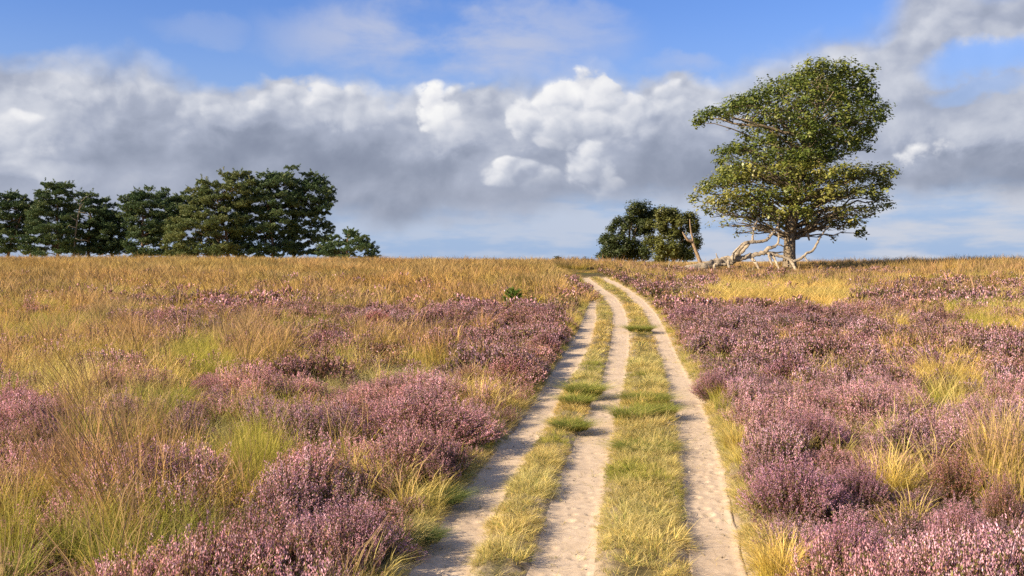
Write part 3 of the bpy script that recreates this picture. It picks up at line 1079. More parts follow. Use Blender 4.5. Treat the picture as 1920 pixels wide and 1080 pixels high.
cover = {k: {0: [], 1: [], 2: []} for k in KINDS}
for y0, y1, dens, lod in ((2.2, 8, 62, 0), (8, 12, 46, 0), (12, 18, 34, 1), (18, 26, 24, 1), (26, 42, 14, 2), (42, 62, 9, 2), (62, 84, 6, 2), (84, 112, 3.5, 2)):
    x, y = band(y0, y1, dens, lod)
    left, right = track_side(x, y)
    inside = (x > left - .10) & (x < right + .16) & (y < 54)
    x, y = x[~inside], y[~inside]
    W = fields(x, y)
    ks = list(W)
    w = np.stack([W[k] for k in ks], -1) + 1e-4
    if y0 > 80:
        right_of = x > 3.0
        x, y, w = x[right_of], y[right_of], w[right_of]
    p = np.cumsum(w / w.sum(-1, keepdims=True), -1)
    pick = (rng.random((len(x), 1)) > p).sum(-1)
    for i, k in enumerate(ks):
        s = pick == i
        cover[k][lod].append(np.stack([x[s], y[s]], -1))

# grass on the strips between the ruts and along both edges
# thin tall stalks along the skyline on the right
n = 420
y = 70 + 8 * rng.random(n)
x = 14 + 32 * rng.random(n) ** .8
cover['molinia'][2].append(np.stack([x, y], -1))
for y0, y1, dens, lod in ((2.5, 9, 480, 0), (9, 16, 300, 0), (16, 30, 150, 1), (30, 56, 70, 2)):
    n = int(dens * 3.2 * (y1 - y0))
    y = y0 + (y1 - y0) * rng.random(n)
    c, _ = rut_mid(1, y)
    x = c + (rng.random(n) * 3.4 - 1.6)
    left, right = track_side(x, y)
    d = rut_dist(x, y)
    ok = (y < RUT_END[1] - .4) & (d > .026 - .13 * (rng.random(n) < .10) - .08 * (fnoise(x, y, .30, 71) - .45)) & (x > left - .22) & (x < right + .30)
    bare = (fnoise(x, y, .45, 73) > .60) & (x > left) & (x < right)
    ok &= ~(bare & (rng.random(n) < .8))
    x, y = x[ok], y[ok]
    dry = .06 + 1.25 * (fnoise(x, y, .7, 79) - .5) + .5 + .15 * (rng.random(len(x)) - .5) - .10 * (1 - sstep(d[ok], 0, .10)) + .10
    for k, s in (('turf', dry < .44), ('dryturf', dry >= .44)):
        cover[k][lod].append(np.stack([x[s], y[s]], -1))

for y0, y1, dens, lod in ((2.5, 10, 30, 0), (10, 20, 12, 1)):
    n = int(dens * 3.2 * (y1 - y0))
    y = y0 + (y1 - y0) * rng.random(n)
    c, _ = rut_mid(1, y)
    x = c + (rng.random(n) * 3.0 - 1.6)
    s = (rut_dist(x, y) < .03) & (rng.random(n) < .25 + fnoise(x, y, .5, 97))
    cover['litter'][lod].append(np.stack([x[s], y[s]], -1))

NAMES = {'litter': ('track_litter', 'scattered straw bits and small stones lying on the sandy ruts'),
         'heather': ('heather_cover', 'pink flowering heather covering the heath between the single bushes'),
         'dull': ('faded_heather', 'faded brownish heather growing low among the pink heather'),
         'gold': ('golden_grass', 'dry golden yellow grass standing among the heather'),
         'molinia': ('moor_grass', 'moor grass with thin brown flower stalks among the heather'),
         'rust': ('rusty_grass', 'tall rusty brown grass covering the rise at the skyline'),
         'green': ('green_grass', 'yellow green grass growing in patches on the heath'),
         'straw': ('straw_litter', 'pale flattened straw lying between the heather bushes'),
         'turf': ('track_turf', 'short green turf on the strips between the sandy ruts'),
         'dryturf': ('dry_turf', 'short sun-dried yellow grass on the strips between the ruts')}
SIZE = {'heather': 1.0, 'dull': 1.0, 'gold': 1.0, 'molinia': 1.0, 'rust': 1.0, 'green': .85, 'straw': 1.0, 'litter': 1.0, 'turf': .72, 'dryturf': .72}


def cells(x, y, size):
    """Nearest bush centre on a jittered lattice: distance in lattice units and a number of the bush's own."""
    best = np.full(np.shape(x), 9.0)
    hid = np.zeros(np.shape(x))
    gx, gy = np.floor(x / size), np.floor(y / size)
    for i in (-1, 0, 1):
        for j in (-1, 0, 1):
            cx, cy = gx + i, gy + j
            h = np.sin(cx * 127.1 + cy * 311.7) * 43758.5453
            h1 = h - np.floor(h)
            h = np.sin(cx * 269.5 + cy * 183.3) * 24634.6345
            h2 = h - np.floor(h)
            d = np.hypot(x / size - cx - .15 - .7 * h1, y / size - cy - .15 - .7 * h2)
            s = d < best
            best = np.where(s, d, best)
            hid = np.where(s, np.mod(h1 * 5.3 + h2 * 3.1, 1.0), hid)
    return best, hid


def build_cover():
    for k in KINDS:
        P, R, S, I, T = [], [], [], [], []
        protos = []
        for lod in range(3):
            if not cover[k][lod]:
                continue
            xy = np.concatenate(cover[k][lod])
            n = len(xy)
            if n == 0:
                continue
            x, y = xy[:, 0], xy[:, 1]
            z = ground(x, y) - (0.012 if k != 'litter' else -0.004)
            P.append(np.stack([x, y, z], -1))
            afar = 1 + .4 * sstep(y, 84, 86)
            tl = .35 if k in ('turf', 'dryturf') else .10
            R.append(np.stack([rng.normal(size=n) * tl, rng.normal(size=n) * tl, rng.random(n) * 6.283], -1))
            sc = SIZE[k] * (0.75 + .5 * rng.random(n)) * (0.85 + .3 * fnoise(x, y, 1.7, 83))
            mound = None
            if k in ('heather', 'dull'):
                dd, hid = cells(x, y, 1.05)
                dome = np.clip(1.12 - 1.25 * dd ** 2, .28, 1.1)
                mound = dome * (.55 + .75 * hid)
                sc = sc * (.72 + .28 * dome) * (.72 + .3 * hid)
                left, right = track_side(x, y)
                near = np.minimum(np.abs(x - left), np.abs(x - right))
                sc = sc * (.62 + .38 * sstep(near, .05, .45))
            if k in ('turf', 'dryturf'):
                d = rut_dist(x, y)
                sc = sc * (.45 + .75 * sstep(d, -.02, .20)) * (.35 + 1.3 * fnoise(x, y, .35, 87))
            grow = (1.0, 1.12, 1.45)[lod] * afar
            hs = sc * (.9 + .25 * rng.random(n))
            if mound is not None:
                hs = hs * np.clip(mound * 1.15, .42, 1.12)
            if k == 'rust':
                hs = hs * (.85 - .05 * sstep(x, 4, 14) + .25 * sstep(x, 22, 27) * sstep(y, 55, 62)) * (1 - .72 * sstep(x, 6, 9) * (1 - sstep(x, 21, 25)) * (1 - sstep(y, 65, 70)))
            if k in ('molinia', 'green', 'gold'):
                hs = hs * (1 - .65 * sstep(y, 47, 53) * sstep(x, 6, 9) * (1 - sstep(x, 21, 25)) * (1 - sstep(y, 67, 72)))
            left, right = track_side(x, y)
            edge_d = np.where(x < left, left - x, x - right)
            if k not in ('turf', 'dryturf', 'litter', 'heather', 'dull'):
                hs = hs * (1 - (.62 * sstep(y, 28, 40) + .30) * (1 - sstep(edge_d, .15, 1.8)) * (y < 60))
            S.append(np.stack([sc * grow, sc * grow, hs * (1, 1.0, 1.05)[lod]], -1))
            I.append(len(protos) + rng.integers(0, NV[k], n))
            protos += PROTO[k, lod]
            b = (.78 + .44 * rng.random(n)) * (.80 + .40 * fnoise(x, y, 1.1, 89))
            hue = (fnoise(x, y, 2.3, 91) - .5) + .25 * (rng.random(n) - .5)
            if k in ('heather', 'dull'):
                hue = hue * .6 + .9 * (np.mod(hid * 7.31, 1.0) - .5)
                b = b * (.82 + .36 * np.mod(hid * 3.77, 1.0))
                t = np.stack([1 + .07 * hue, 1 - .03 * hue, 1 - .16 * hue], -1)
                side = sstep(x - rut_mid(1, y)[0], -1, 1)
                t = t * (np.array([1.02, 1.0, .98])[None] * (1 - side)[:, None] + np.array([.96, .96, .96])[None] * side[:, None])
            else:
                t = np.stack([1 + .30 * hue, 1 - .02 * hue, 1 - .15 * hue], -1)
                if k == 'rust':
                    b = b * (.55 + .85 * fnoise(x, y, 1.3, 95))
                    gr = sstep(fnoise(x, y, 2.2, 99), .42, .62)[:, None]
                    t = t * (1 - gr + gr * np.array([.98, 1.0, .8])[None])
            T.append(t * b[:, None])
        nm, lab = NAMES[k]
        o = scatter(nm, lab, protos, np.concatenate(P), np.concatenate(R), np.concatenate(S), np.concatenate(I), np.concatenate(T))



# ------------------------------------------------------------------ plants that stand out one by one
# column, row of the middle, width in photo pixels, height in metres, proto (0 dense, 1 loose), colour, label
BUSHES = [
    (790, 782, 330, .58, 0, (1.04, .96, .95), 'largest purple heather bush, overhanging the shaded left rut'),
    (660, 770, 190, .50, 0, (1.12, 1.0, .95), 'broad pale pink heather bush just left of the largest bush'),
    (575, 872, 170, .42, 0, (1.18, 1.02, .80), 'salmon pink heather bush between the tall green tussock and the left rut'),
    (640, 985, 270, .42, 0, (.95, .92, 1.02), 'mauve heather bush with many brown sprigs at the lower left rut'),
    (470, 1010, 200, .42, 1, (1.0, .92, 1.0), 'loose mauve heather bush in front of the tall green tussock'),
    (390, 722, 84, .36, 0, (1.10, .98, 1.0), 'small round pink heather bush beside the vivid green tuft'),
    (40, 752, 130, .42, 0, (1.0, .9, .92), 'dusky pink heather bush at the left edge of the heath'),
    (130, 850, 170, .38, 1, (1.05, .95, .95), 'thin pink heather bush behind the big tussock with leaning stalks'),
    (608, 638, 104, .48, 0, (1.0, .9, .9), 'domed heather bush with a dark shaded front above the straw patch'),
    (716, 655, 104, .34, 1, (.92, .86, .75), 'low dull brown heather bush right of the domed bush'),
    (707, 595, 76, .44, 0, (1.16, .92, .86), 'reddish pink heather bush, rounded, behind the dull brown one'),
    (812, 646, 70, .34, 1, (1.0, .9, .92), 'small heather bush between the dull brown bush and the left rut'),
    (835, 612, 100, .34, 1, (.90, .84, .82), 'dark brownish heather bush in front of the pine seedling'),
    (900, 575, 84, .50, 0, (.90, .80, .86), 'dark purple heather bush immediately left of the pine seedling'),
    (820, 580, 80, .38, 0, (1.06, .95, .95), 'pink heather bush two bushes left of the pine seedling'),
    (412, 568, 100, .50, 0, (1.02, .90, .92), 'pink heather bush with a dark hollow, alone in the golden grass'),
    (318, 594, 80, .42, 0, (1.08, .92, .92), 'low pink heather bush in front of the one with the dark hollow'),
    (538, 568, 72, .42, 1, (.98, .88, .88), 'pale brownish pink heather bush farthest back in the golden grass'),
    (1010, 588, 76, .46, 0, (1.02, .90, .92), 'heather bush right of the pine seedling near the left rut'),
    (955, 690, 110, .42, 0, (1.12, .98, .92), 'warm pink heather bush at the bend of the left rut'),
    (880, 700, 90, .36, 1, (1.10, 1.0, .85), 'straw streaked heather bush behind the largest bush'),
    (1020, 640, 76, .44, 0, (1.0, .92, .94), 'heather bush leaning to the left rut beyond the bend'),
    (1290, 590, 100, .52, 0, (.86, .80, .94), 'dark purple heather bush nearest the right rut up the rise'),
    (1390, 566, 90, .42, 0, (.94, .86, .98), 'lilac heather bush at the front edge of the golden grass field'),
    (1470, 585, 110, .44, 0, (.92, .86, .96), 'broad heather bush under the right end of the golden grass field'),
    (1350, 640, 110, .44, 0, (.92, .84, .94), 'purple heather bush second up the slope beside the right rut'),
    (1340, 715, 100, .44, 0, (.90, .84, .92), 'purple heather bush above the golden tuft on the right verge'),
    (1480, 690, 130, .46, 0, (.94, .86, .96), 'wide purple heather bush in the middle of the right slope'),
    (1610, 640, 100, .42, 0, (.98, .88, .98), 'heather bush left of the small orange grass patch on the right slope'),
    (1735, 680, 90, .44, 0, (.90, .82, .98), 'violet heather bush beside the golden stalks on the right slope'),
    (1895, 640, 80, .46, 0, (.98, .84, .96), 'bright violet heather bush at the right edge near the green patch'),
    (1520, 800, 150, .46, 0, (.94, .88, .98), 'heather bush behind the large lilac tipped bush'),
    (1490, 905, 220, .52, 0, (.96, .90, 1.04), 'large lilac tipped heather bush leaning over the golden grass'),
    (1610, 900, 130, .44, 0, (.86, .80, .94), 'deep purple heather bush right behind the large lilac tipped one'),
    (1590, 1020, 210, .44, 0, (1.0, .92, 1.08), 'pale lilac heather bush at the bottom beside the golden tussock'),
    (1790, 880, 150, .42, 1, (1.04, .92, .92), 'loose reddish heather bush with golden stalks in front'),
    (1800, 985, 150, .40, 0, (1.06, .98, 1.06), 'light pink heather bush below the golden stalks at the lower right'),
    (1880, 930, 90, .44, 1, (1.0, .90, .94), 'heather bush at the right edge in the foreground'),
    (1330, 548, 70, .34, 1, (.90, .84, .92), 'low dark heather bush in front of the fallen tree root end'),
    (1700, 555, 110, .36, 1, (.96, .88, .94), 'faint purple heather bush right of the golden grass field'),
]
# column, row of the middle, width, height in metres, kind, label
TUSSOCKS = [
    (482, 835, 110, .66, 'tall', 'tall yellow green grass tussock standing above the salmon pink heather'),
    (312, 738, 90, .32, 'vivid', 'short vivid green tuft beside the small round pink heather'),
    (235, 960, 200, .62, 'stalk', 'biggest grass tussock with long brown stalks leaning left'),
    (110, 900, 140, .60, 'stalk', 'brown stalked grass tussock left of the biggest tussock'),
    (170, 770, 130, .60, 'stalk', 'tall dark stalked tussock rising above the golden grass at left'),
    (572, 812, 56, .22, 'vivid', 'small green tuft right of the tall yellow green tussock'),
    (380, 655, 74, .55, 'tall', 'pale green grass tussock behind the small round heather bush'),
    (20, 985, 110, .60, 'tall', 'green grass tussock at the lower left corner'),
    (560, 630, 50, .45, 'tall', 'pale green tussock left of the domed heather bush'),
    (1384, 815, 70, .26, 'golden', 'golden grass tuft on the verge of the right rut'),
    (1462, 1040, 110, .28, 'golden', 'golden grass tussock on the verge at the bottom right of the track'),
    (1660, 880, 90, .42, 'golden', 'golden tussock behind the pale heather at the lower right'),
    (1770, 690, 90, .55, 'golden', 'tall golden tussock standing in the heather on the right slope'),
    (1850, 604, 80, .35, 'tall', 'bright green grass patch low on the right slope'),
    (1880, 830, 80, .60, 'golden', 'leaning golden stalks at the right edge above the loose heather'),
    (1680, 600, 44, .34, 'golden', 'small orange golden grass patch in the right slope heather'),
    (890, 735, 70, .40, 'golden', 'golden tussock between the largest heather bush and the left rut'),
    (1182, 770, 58, .20, 'turf', 'round green turf cushion on the left side of the right grass strip'),
    (1240, 764, 52, .15, 'turf', 'green turf cushion on the right side of the right grass strip'),
    (1212, 742, 74, .12, 'turf', 'low green turf cushion just behind the pair on the right strip'),
    (1097, 725, 62, .19, 'turf', 'tallest green turf cushion on the left grass strip'),
    (1080, 746, 52, .15, 'turf', 'flat green turf cushion in front of the tallest on the left strip'),
    (1072, 792, 64, .12, 'turf', 'green turf cushion lower down the left grass strip'),
    (1205, 834, 90, .07, 'turf', 'thin green turf patch below the cushions on the right strip'),
    (1199, 613, 44, .16, 'turf', 'small green turf cushion high up on the right grass strip'),
    (830, 925, 80, .10, 'turf', 'dark green turf mat under the heather at the left rut'),
    (795, 1000, 60, .09, 'turf', 'dark green turf mat at the lower edge of the left rut'),
]


def b_heather(v):
    def fn(geo, g):
        heather(geo, g, .5, .5, 520 if v == 0 else 330, 0, fade=.16 if v == 0 else .34, flower=.90 if v == 0 else .72, flat=.62)
    return fn


def b_heather_far(v):
    def fn(geo, g):
        heather(geo, g, .5, .5, 420 if v == 0 else 280, 1, fade=.16 if v == 0 else .40, flower=.90 if v == 0 else .70, flat=.62)
    return fn


HB = {}
for far in (0, 1):
    for v in (0, 1):
        for k in range(2):
            geo = Geo()
            (b_heather_far(v) if far else b_heather(v))(geo, np.random.default_rng(400 + far * 40 + v * 10 + k))
            HB[far, v, k] = geo.mesh('heather_bush', M_PLANT)


def t_tall(geo, g):
    blades(geo, g, 230, .26, 1.0, .42, .0052, GREEN * 1.2, LIME * 1.5, 4, .35)
    blades(geo, g, 70, .26, 1.05, .35, .0036, LIME, GOLD2, 4, .25)


def t_vivid(geo, g):
    blades(geo, g, 260, .36, 1.0, .75, .018, np.array([.06, .12, .012]), np.array([.15, .24, .03]), 3, .4)
    blades(geo, g, 40, .36, 1.1, .75, .014, LIME, GOLD2, 3, .4)


def t_stalk_leaf(geo, g):
    blades(geo, g, 260, .30, .66, .55, .0055, GREEN * 1.2, LIME * 1.5, 4, .45)
    blades(geo, g, 90, .34, .56, .95, .0042, LIME, STRAW, 4, .6)


def t_stalk(geo, g):
    blades(geo, g, 95, .22, 1.5, .28, .0034, GOLD * .8, BROWN, 5, .12, wind=(-.30, .02), head=BROWN * .9, headw=2.3, power=1.8)


def t_golden(geo, g):
    blades(geo, g, 240, .34, .9, .75, .0075, LIME, GOLD, 4, .5)
    blades(geo, g, 110, .30, 1.15, .55, .0050, GOLD, GOLD2, 4, .3, head=GOLD2, headw=1.5)


def t_turf(geo, g):
    blades(geo, g, 1300, .46, 1.0, .8, .012, np.array([.11, .14, .03]), np.array([.28, .30, .08]), 2, .4, vary=.45)
    blades(geo, g, 160, .50, .9, 1.2, .012, LIME, GOLD2, 2, .4)


TS = {}
for nm, fn in (('tall', t_tall), ('vivid', t_vivid), ('stalk', t_stalk_leaf), ('stalks', t_stalk), ('golden', t_golden), ('turf', t_turf)):
    for k in range(2):
        geo = Geo()
        fn(geo, np.random.default_rng(500 + k + len(nm)))
        TS[nm, k] = geo.mesh('grass_tussock', M_PLANT)

CLEAR = []                     # circles kept free of cover so the single plants show


def place_plants():
    g = np.random.default_rng(77)
    for i, (px, py, w, H, v, c, lab) in enumerate(BUSHES):
        H *= .88
        x, y = at(px, py, H * .55)
        R = .5 * w * y / FPX
        o = link('heather_bush', HB[int(y > 13), v, i % 2], None, (x, y, float(ground0(x, y)) - .02))
        o.scale = (R / .5, min(R, .55) / .5 if R > .55 else R / .5, H / .5)
        o.rotation_euler = (0, 0, float(g.random() * 6.28)) if R < .55 else (0, 0, float(g.normal() * .2))
        o.color = tuple(c) + (1.0,)
        tag(o, lab, 'heather bush', 'heather bushes in flower beside the track')
        CLEAR.append((x, y, R * .92))
    for i, (px, py, w, H, kind, lab) in enumerate(TUSSOCKS):
        x, y = at(px, py, H * .5)
        R = .5 * w * y / FPX
        base = (x, y, float(ground0(x, y)) - .01)
        nm = 'turf_cushion' if kind == 'turf' else 'grass_tussock'
        sc = (R / .5, R / .5, H)
        if kind in ('tall', 'stalk', 'golden'):
            sc = (R / .45, R / .45, H * 1.05)
        b = .9 + .2 * g.random()
        if kind == 'stalk':
            o = link(nm, None, None, base)
            le = link('leaves', TS['stalk', i % 2], o)
            st = link('flower_stalks', TS['stalks', i % 2], o)
            for q in (le, st):
                q.scale = (sc[0], sc[1], H * 1.1)
                q.color = (b, b, b, 1.0)
            tag(le, kind='stuff')
            tag(st, kind='stuff')
        else:
            o = link(nm, TS[kind, i % 2], None, base)
            o.scale = sc
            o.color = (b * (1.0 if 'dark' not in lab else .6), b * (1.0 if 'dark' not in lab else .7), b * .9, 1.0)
        o.rotation_euler = (0, 0, float(g.random() * 6.28) if kind != 'stalk' else float(g.normal() * .25))
        tag(o, lab, 'turf' if kind == 'turf' else 'grass tussock', 'green turf cushions along the track' if kind == 'turf' else 'grass tussocks standing out of the heath')
        CLEAR.append((x, y, R * (.75 if kind != 'turf' else .6)))
    # a young pine in the heather
    x, y = at(962, 574, .1)
    root = link('pine_seedling', None, None, (x, y, float(ground0(x, y)) - .02))
    tag(root, 'bright green young pine seedling sticking up out of the heather', 'young pine')
    st, nd = Geo(), Geo()
    g2 = np.random.default_rng(3)
    st.tube([(0, 0, 0), (.01, 0, .25), (0, .01, .52)], [.02, .016, .008], 6)
    tips = []
    for k in range(16):
        a = k * 2.4
        z0 = .14 + .36 * k / 16
        e = np.array([math.cos(a) * .30 * (1 - .45 * k / 16), math.sin(a) * .30 * (1 - .45 * k / 16), z0 + .14])
        st.tube(bend((0, 0, z0), e, g2, wob=.03, n=4), [.01, .008, .006, .004], 4)
        tips.append((np.array([0, 0, z0]), e))
    tips.append((np.array([0, 0, .35]), np.array([0, 0, .62])))
    for a, e in tips:
        n = 150
        t = .25 + .75 * g2.random((n, 1))
        p = a + (e - a) * t
        d = unit(rand_dirs(g2, (n,)) + unit(e - a) * .9)
        sd = unit(np.cross(d, rand_dirs(g2, (n,))))
        nd.petals(p + d * .035, d * .045, sd * .006, np.array([.14, .22, .03]) * (.7 + .6 * g2.random((n, 1))))
    link('stem', st.mesh('stem', M_PINEBARK), root)
    link('needles', nd.mesh('needles', M_LEAF), root)


place_plants()
for k in cover:
    for lod in cover[k]:
        for i, xy in enumerate(cover[k][lod]):
            keep = np.ones(len(xy), bool)
            for cx, cy, r in CLEAR:
                keep &= (xy[:, 0] - cx) ** 2 + (xy[:, 1] - cy) ** 2 > (r * .8) ** 2
            cover[k][lod][i] = xy[keep]
build_cover()

# ------------------------------------------------------------------ trees
def leaf_cloud(geo, g, cen, rad, n, size, cols, shell=.55, spray=7, upb=.8):
    """Leaves in small sprays through an ellipsoid, thicker towards its outside."""
    ns = max(1, n // spray)
    d = rand_dirs(g, (ns,))
    r = (shell + (1 - shell) * g.random(ns)) ** .8 * (0.82 + .3 * g.random(ns))
    r = np.where(g.random(ns) < .3, r * g.random(ns) ** .4, r)
    c = cen + d * r[:, None] * rad
    c = c[:, None, :] + g.normal(size=(ns, spray, 3)) * size * 1.25
    out = unit(d)[:, None, :] * .5 + np.array([0, 0, upb]) + rand_dirs(g, (ns, spray)) * .45 + rand_dirs(g, (ns, 1)) * .3
    nrm = unit(out)
    u = unit(np.cross(nrm, rand_dirs(g, (ns, spray))))
    w = np.cross(nrm, u)
    s = size * (.55 + .9 * g.random((ns, spray, 1)))
    pick = (g.random() * .35 + g.random((ns, 1)) * .45 + g.random((ns, spray)) * .2)
    ci = np.minimum((pick * len(cols)).astype(int), len(cols) - 1)
    col = np.asarray(cols)[ci] * (.7 + .6 * g.random((ns, spray, 1)))
    geo.petals(c.reshape(-1, 3), (u * s).reshape(-1, 3), (w * s * .62).reshape(-1, 3), col.reshape(-1, 3))


OAK_Y = 68.0
OAK_PX, OAK_BASE = 1482.0, 500.0
PXM = OAK_Y / FPX


def zoomed(zx, zy):
    """Oak survey sheet: sheet units to metres from the foot of the trunk."""
    return ((1080 + zx / 2.348) - OAK_PX) * PXM, (OAK_BASE - (80 + zy / 2.348)) * PXM


OAK_UP = [(1000, 140, 80, 34, 1), (1090, 160, 90, 46, 1), (1205, 165, 60, 38, 1), (930, 190, 70, 50, 1), (800, 240, 85, 45, 1), (730, 265, 60, 40, 1), (1000, 240, 110, 70, 1), (1140, 230, 100, 65, 1), (1230, 235, 58, 50, 1), (660, 300, 60, 28, 1), (585, 315, 55, 28, 1), (535, 348, 30, 20, 1),
          (850, 320, 100, 55, 1), (980, 340, 110, 65, 1), (1120, 340, 110, 65, 1), (1240, 330, 80, 55, 1), (1325, 312, 36, 28, .9), (1352, 330, 24, 18, .8), (910, 420, 90, 50, 1), (1040, 430, 105, 55, 1), (1160, 420, 95, 50, .9), (1265, 405, 50, 45, .8), (770, 450, 70, 34, .9), (690, 465, 55, 24, .9), (640, 480, 45, 22, .9), (640, 518, 36, 14, .8),
          (820, 500, 80, 30, .8), (950, 500, 95, 36, 1), (1060, 500, 80, 34, .9), (1150, 490, 60, 24, .6), (1290, 470, 26, 16, .5), (1262, 185, 30, 26, 1), (1285, 262, 34, 28, 1), (1290, 372, 36, 34, .9), (1230, 450, 50, 30, .7), (700, 540, 60, 24, .5), (880, 540, 90, 24, .8), (1010, 540, 80, 24, .8), (760, 400, 50, 30, .8), (660, 560, 70, 22, .7), (1040, 135, 60, 26, 1), (1150, 150, 60, 35, 1)]
OAK_LOW = [(640, 610, 75, 34, 1), (730, 580, 95, 38, 1), (860, 580, 100, 40, 1), (990, 585, 105, 40, 1), (1110, 580, 95, 40, 1), (1220, 575, 80, 36, 1), (1320, 580, 62, 36, 1), (1350, 620, 40, 30, .9), (560, 640, 52, 26, .9), (515, 685, 32, 16, .8), (640, 680, 80, 36, .9), (760, 670, 95, 45, 1),
           (890, 670, 105, 48, 1), (1020, 670, 95, 45, 1), (1140, 660, 90, 36, .9), (1250, 655, 80, 30, .8), (1350, 680, 40, 22, .7), (1385, 712, 30, 14, .6), (700, 730, 70, 28, .7), (820, 745, 75, 34, .9), (930, 755, 65, 32, 1), (860, 805, 40, 26, .8), (1000, 760, 45, 34, .9), (1080, 740, 60, 22, .5), (1190, 745, 60, 22, .6), (1290, 750, 46, 20, .5), (1190, 800, 46, 18, .5), (1250, 838, 30, 20, .9), (1140, 860, 14, 10, .4),
           (600, 735, 46, 22, .25), (660, 790, 56, 30, .22), (720, 830, 40, 22, .16), (1110, 800, 40, 20, .5), (1150, 770, 60, 24, .5), (1230, 790, 50, 20, .5), (1310, 720, 46, 18, .5), (540, 720, 26, 16, .4)]


def build_oak():
    g = np.random.default_rng(5)
    bx, by, _ = at_depth(OAK_PX, OAK_BASE, OAK_Y)
    bz = float(ground(bx, by))
    lift = EYE + ray(OAK_PX, OAK_BASE)[1] * OAK_Y - bz      # sheet zero above the soil
    root = link('oak_tree', None, None, (bx, by, bz))
    tag(root, 'large lone oak with a windswept layered crown standing behind the fallen dead tree', 'tree')
    # trunk, dividing at about half its height
    tr = Geo()
    tp = [(945, 985), (943, 930), (945, 870), (950, 800), (958, 720), (975, 620), (1000, 510), (1030, 400), (1050, 290), (1060, 190)]
    pts, rr = [], [.52, .40, .37, .40, .36, .30, .25, .20, .13, .06]
    for zx, zy in tp:
        x, z = zoomed(zx, zy)
        pts.append((x, .15 * math.sin(z), z + lift))
    pts = np.array(pts)
    pts[0, 2] = -.3
    tr.tube(np.array([np.array([np.interp(t, range(10), pts[:, k]) for k in range(3)]) for t in np.linspace(0, 9, 28)]), np.interp(np.linspace(0, 9, 28), range(10), rr), 12, rough=.10, seed=3)
    link('trunk', tr.mesh('trunk', M_BARK, True), root)
    crown, twigs = Geo(), Geo()
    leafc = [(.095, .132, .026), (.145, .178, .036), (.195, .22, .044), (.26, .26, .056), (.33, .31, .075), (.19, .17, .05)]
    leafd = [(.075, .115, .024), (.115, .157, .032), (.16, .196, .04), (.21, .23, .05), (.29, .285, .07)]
    leafr = [(.25, .11, .05), (.16, .12, .04)]
    main = []
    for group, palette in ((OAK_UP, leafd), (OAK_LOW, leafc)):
        for zx, zy, rx, ry, dens in group:
            x, z = zoomed(zx, zy)
            z += lift
            X, Zr = rx * PXM / 2.348, ry * PXM / 2.348
            half = math.sqrt(max(0.3, 1 - (x / 7.6) ** 2)) * (3.6 if group is OAK_LOW else 3.2)
            reps = 3 if rx > 55 else 2
            if rx < 34:
                reps = 1
            for k in range(reps):
                off = (k - (reps - 1) / 2) * half * (.95 if reps == 3 else .8) + g.normal() * .3
                sh = 1.0 if k != 0 else .92
                cx, cz = x * (1 - .05 * abs(off) / 3) + g.normal() * .12 * X, z + g.normal() * .12 * Zr
                n = int(dens * 720 * (X * Zr) ** .62 * sh / (1.0 if reps == 1 else 1.45))
                cols = palette if g.random() < 2 else leafr
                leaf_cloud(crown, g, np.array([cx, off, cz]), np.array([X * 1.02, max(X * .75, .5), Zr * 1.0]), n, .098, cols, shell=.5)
                main.append((cx, off, cz - Zr * .35, X, dens))
    # limbs from the trunk into the clumps: the heavy ones are parts, the thin ones fill the crown
    main.sort(key=lambda m: -m[3] - (3 if m[0] < -5.5 or m[0] > 5.0 else 0))
    axis = pts
    for i, (cx, cy, cz, X, dens) in enumerate(main):
        zt = np.clip(cz - .36 * math.hypot(cx - .2, cy) - (.2 if cz > 7 else -.1), 2.1, 12.5)
        a = np.array([np.interp(zt, axis[:, 2], axis[:, k]) for k in range(3)])
        p = bend(a, (cx, cy, cz), g, wob=.025, n=8, lift=.07)
        L = np.linalg.norm(np.array([cx, cy, cz]) - a)
        r0 = .025 + .012 * L
        rad = np.linspace(r0, .022, 8)
        if i < 16:
            b = Geo()
            b.tube(p, rad * 1.3, 7, rough=.1, seed=i)
            link('branch', b.mesh('branch', M_BARK, True), root)
        else:
            twigs.tube(p, rad * .8, 5)
        nt = 8 if dens > .5 else 22
        for k in range(nt):
            t = .4 + .6 * g.random()
            s = p[min(7, int(t * 7))]
            e = s + rand_dirs(g, (1,))[0] * np.array([1.0, .8, .5]) * X * (.5 + .6 * g.random()) + np.array([.3 * np.sign(cx), 0, .05])
            twigs.tube(bend(s, e, g, wob=.05, n=5), np.linspace(.022, .008, 5), 3)
    tag(link('twigs', twigs.mesh('twigs', M_BARK, True), root), kind='stuff')
    link('crown', crown.mesh('crown', M_LEAF), root)
    # torn stub of a limb on the trunk
    st = Geo()
    sp = [(940, 835), (975, 822), (1000, 826), (1012, 845), (1020, 872)]
    st.tube([(zoomed(a, b)[0], -.32, zoomed(a, b)[1] + lift) for a, b in sp], [.05, .09, .10, .085, .05], 8, rough=.2, seed=9)
    st.tube([(zoomed(a, b)[0], -.34, zoomed(a, b)[1] + lift) for a, b in [(895, 835), (925, 832), (962, 826)]], [.03, .06, .09], 7, rough=.2, seed=10)
    tag(link('broken_limb', st.mesh('broken_limb', M_DEAD, True), root), 'bleached torn limb stub on the trunk')


build_oak()


def dead3(zx, zy, depth=0.0, y0=66.0):
    """Dead tree survey sheet to world metres."""
    px, py = 1220 + zx / 5.053, 360 + zy / 5.053
    return np.array(at_depth(px, py, y0 + depth))


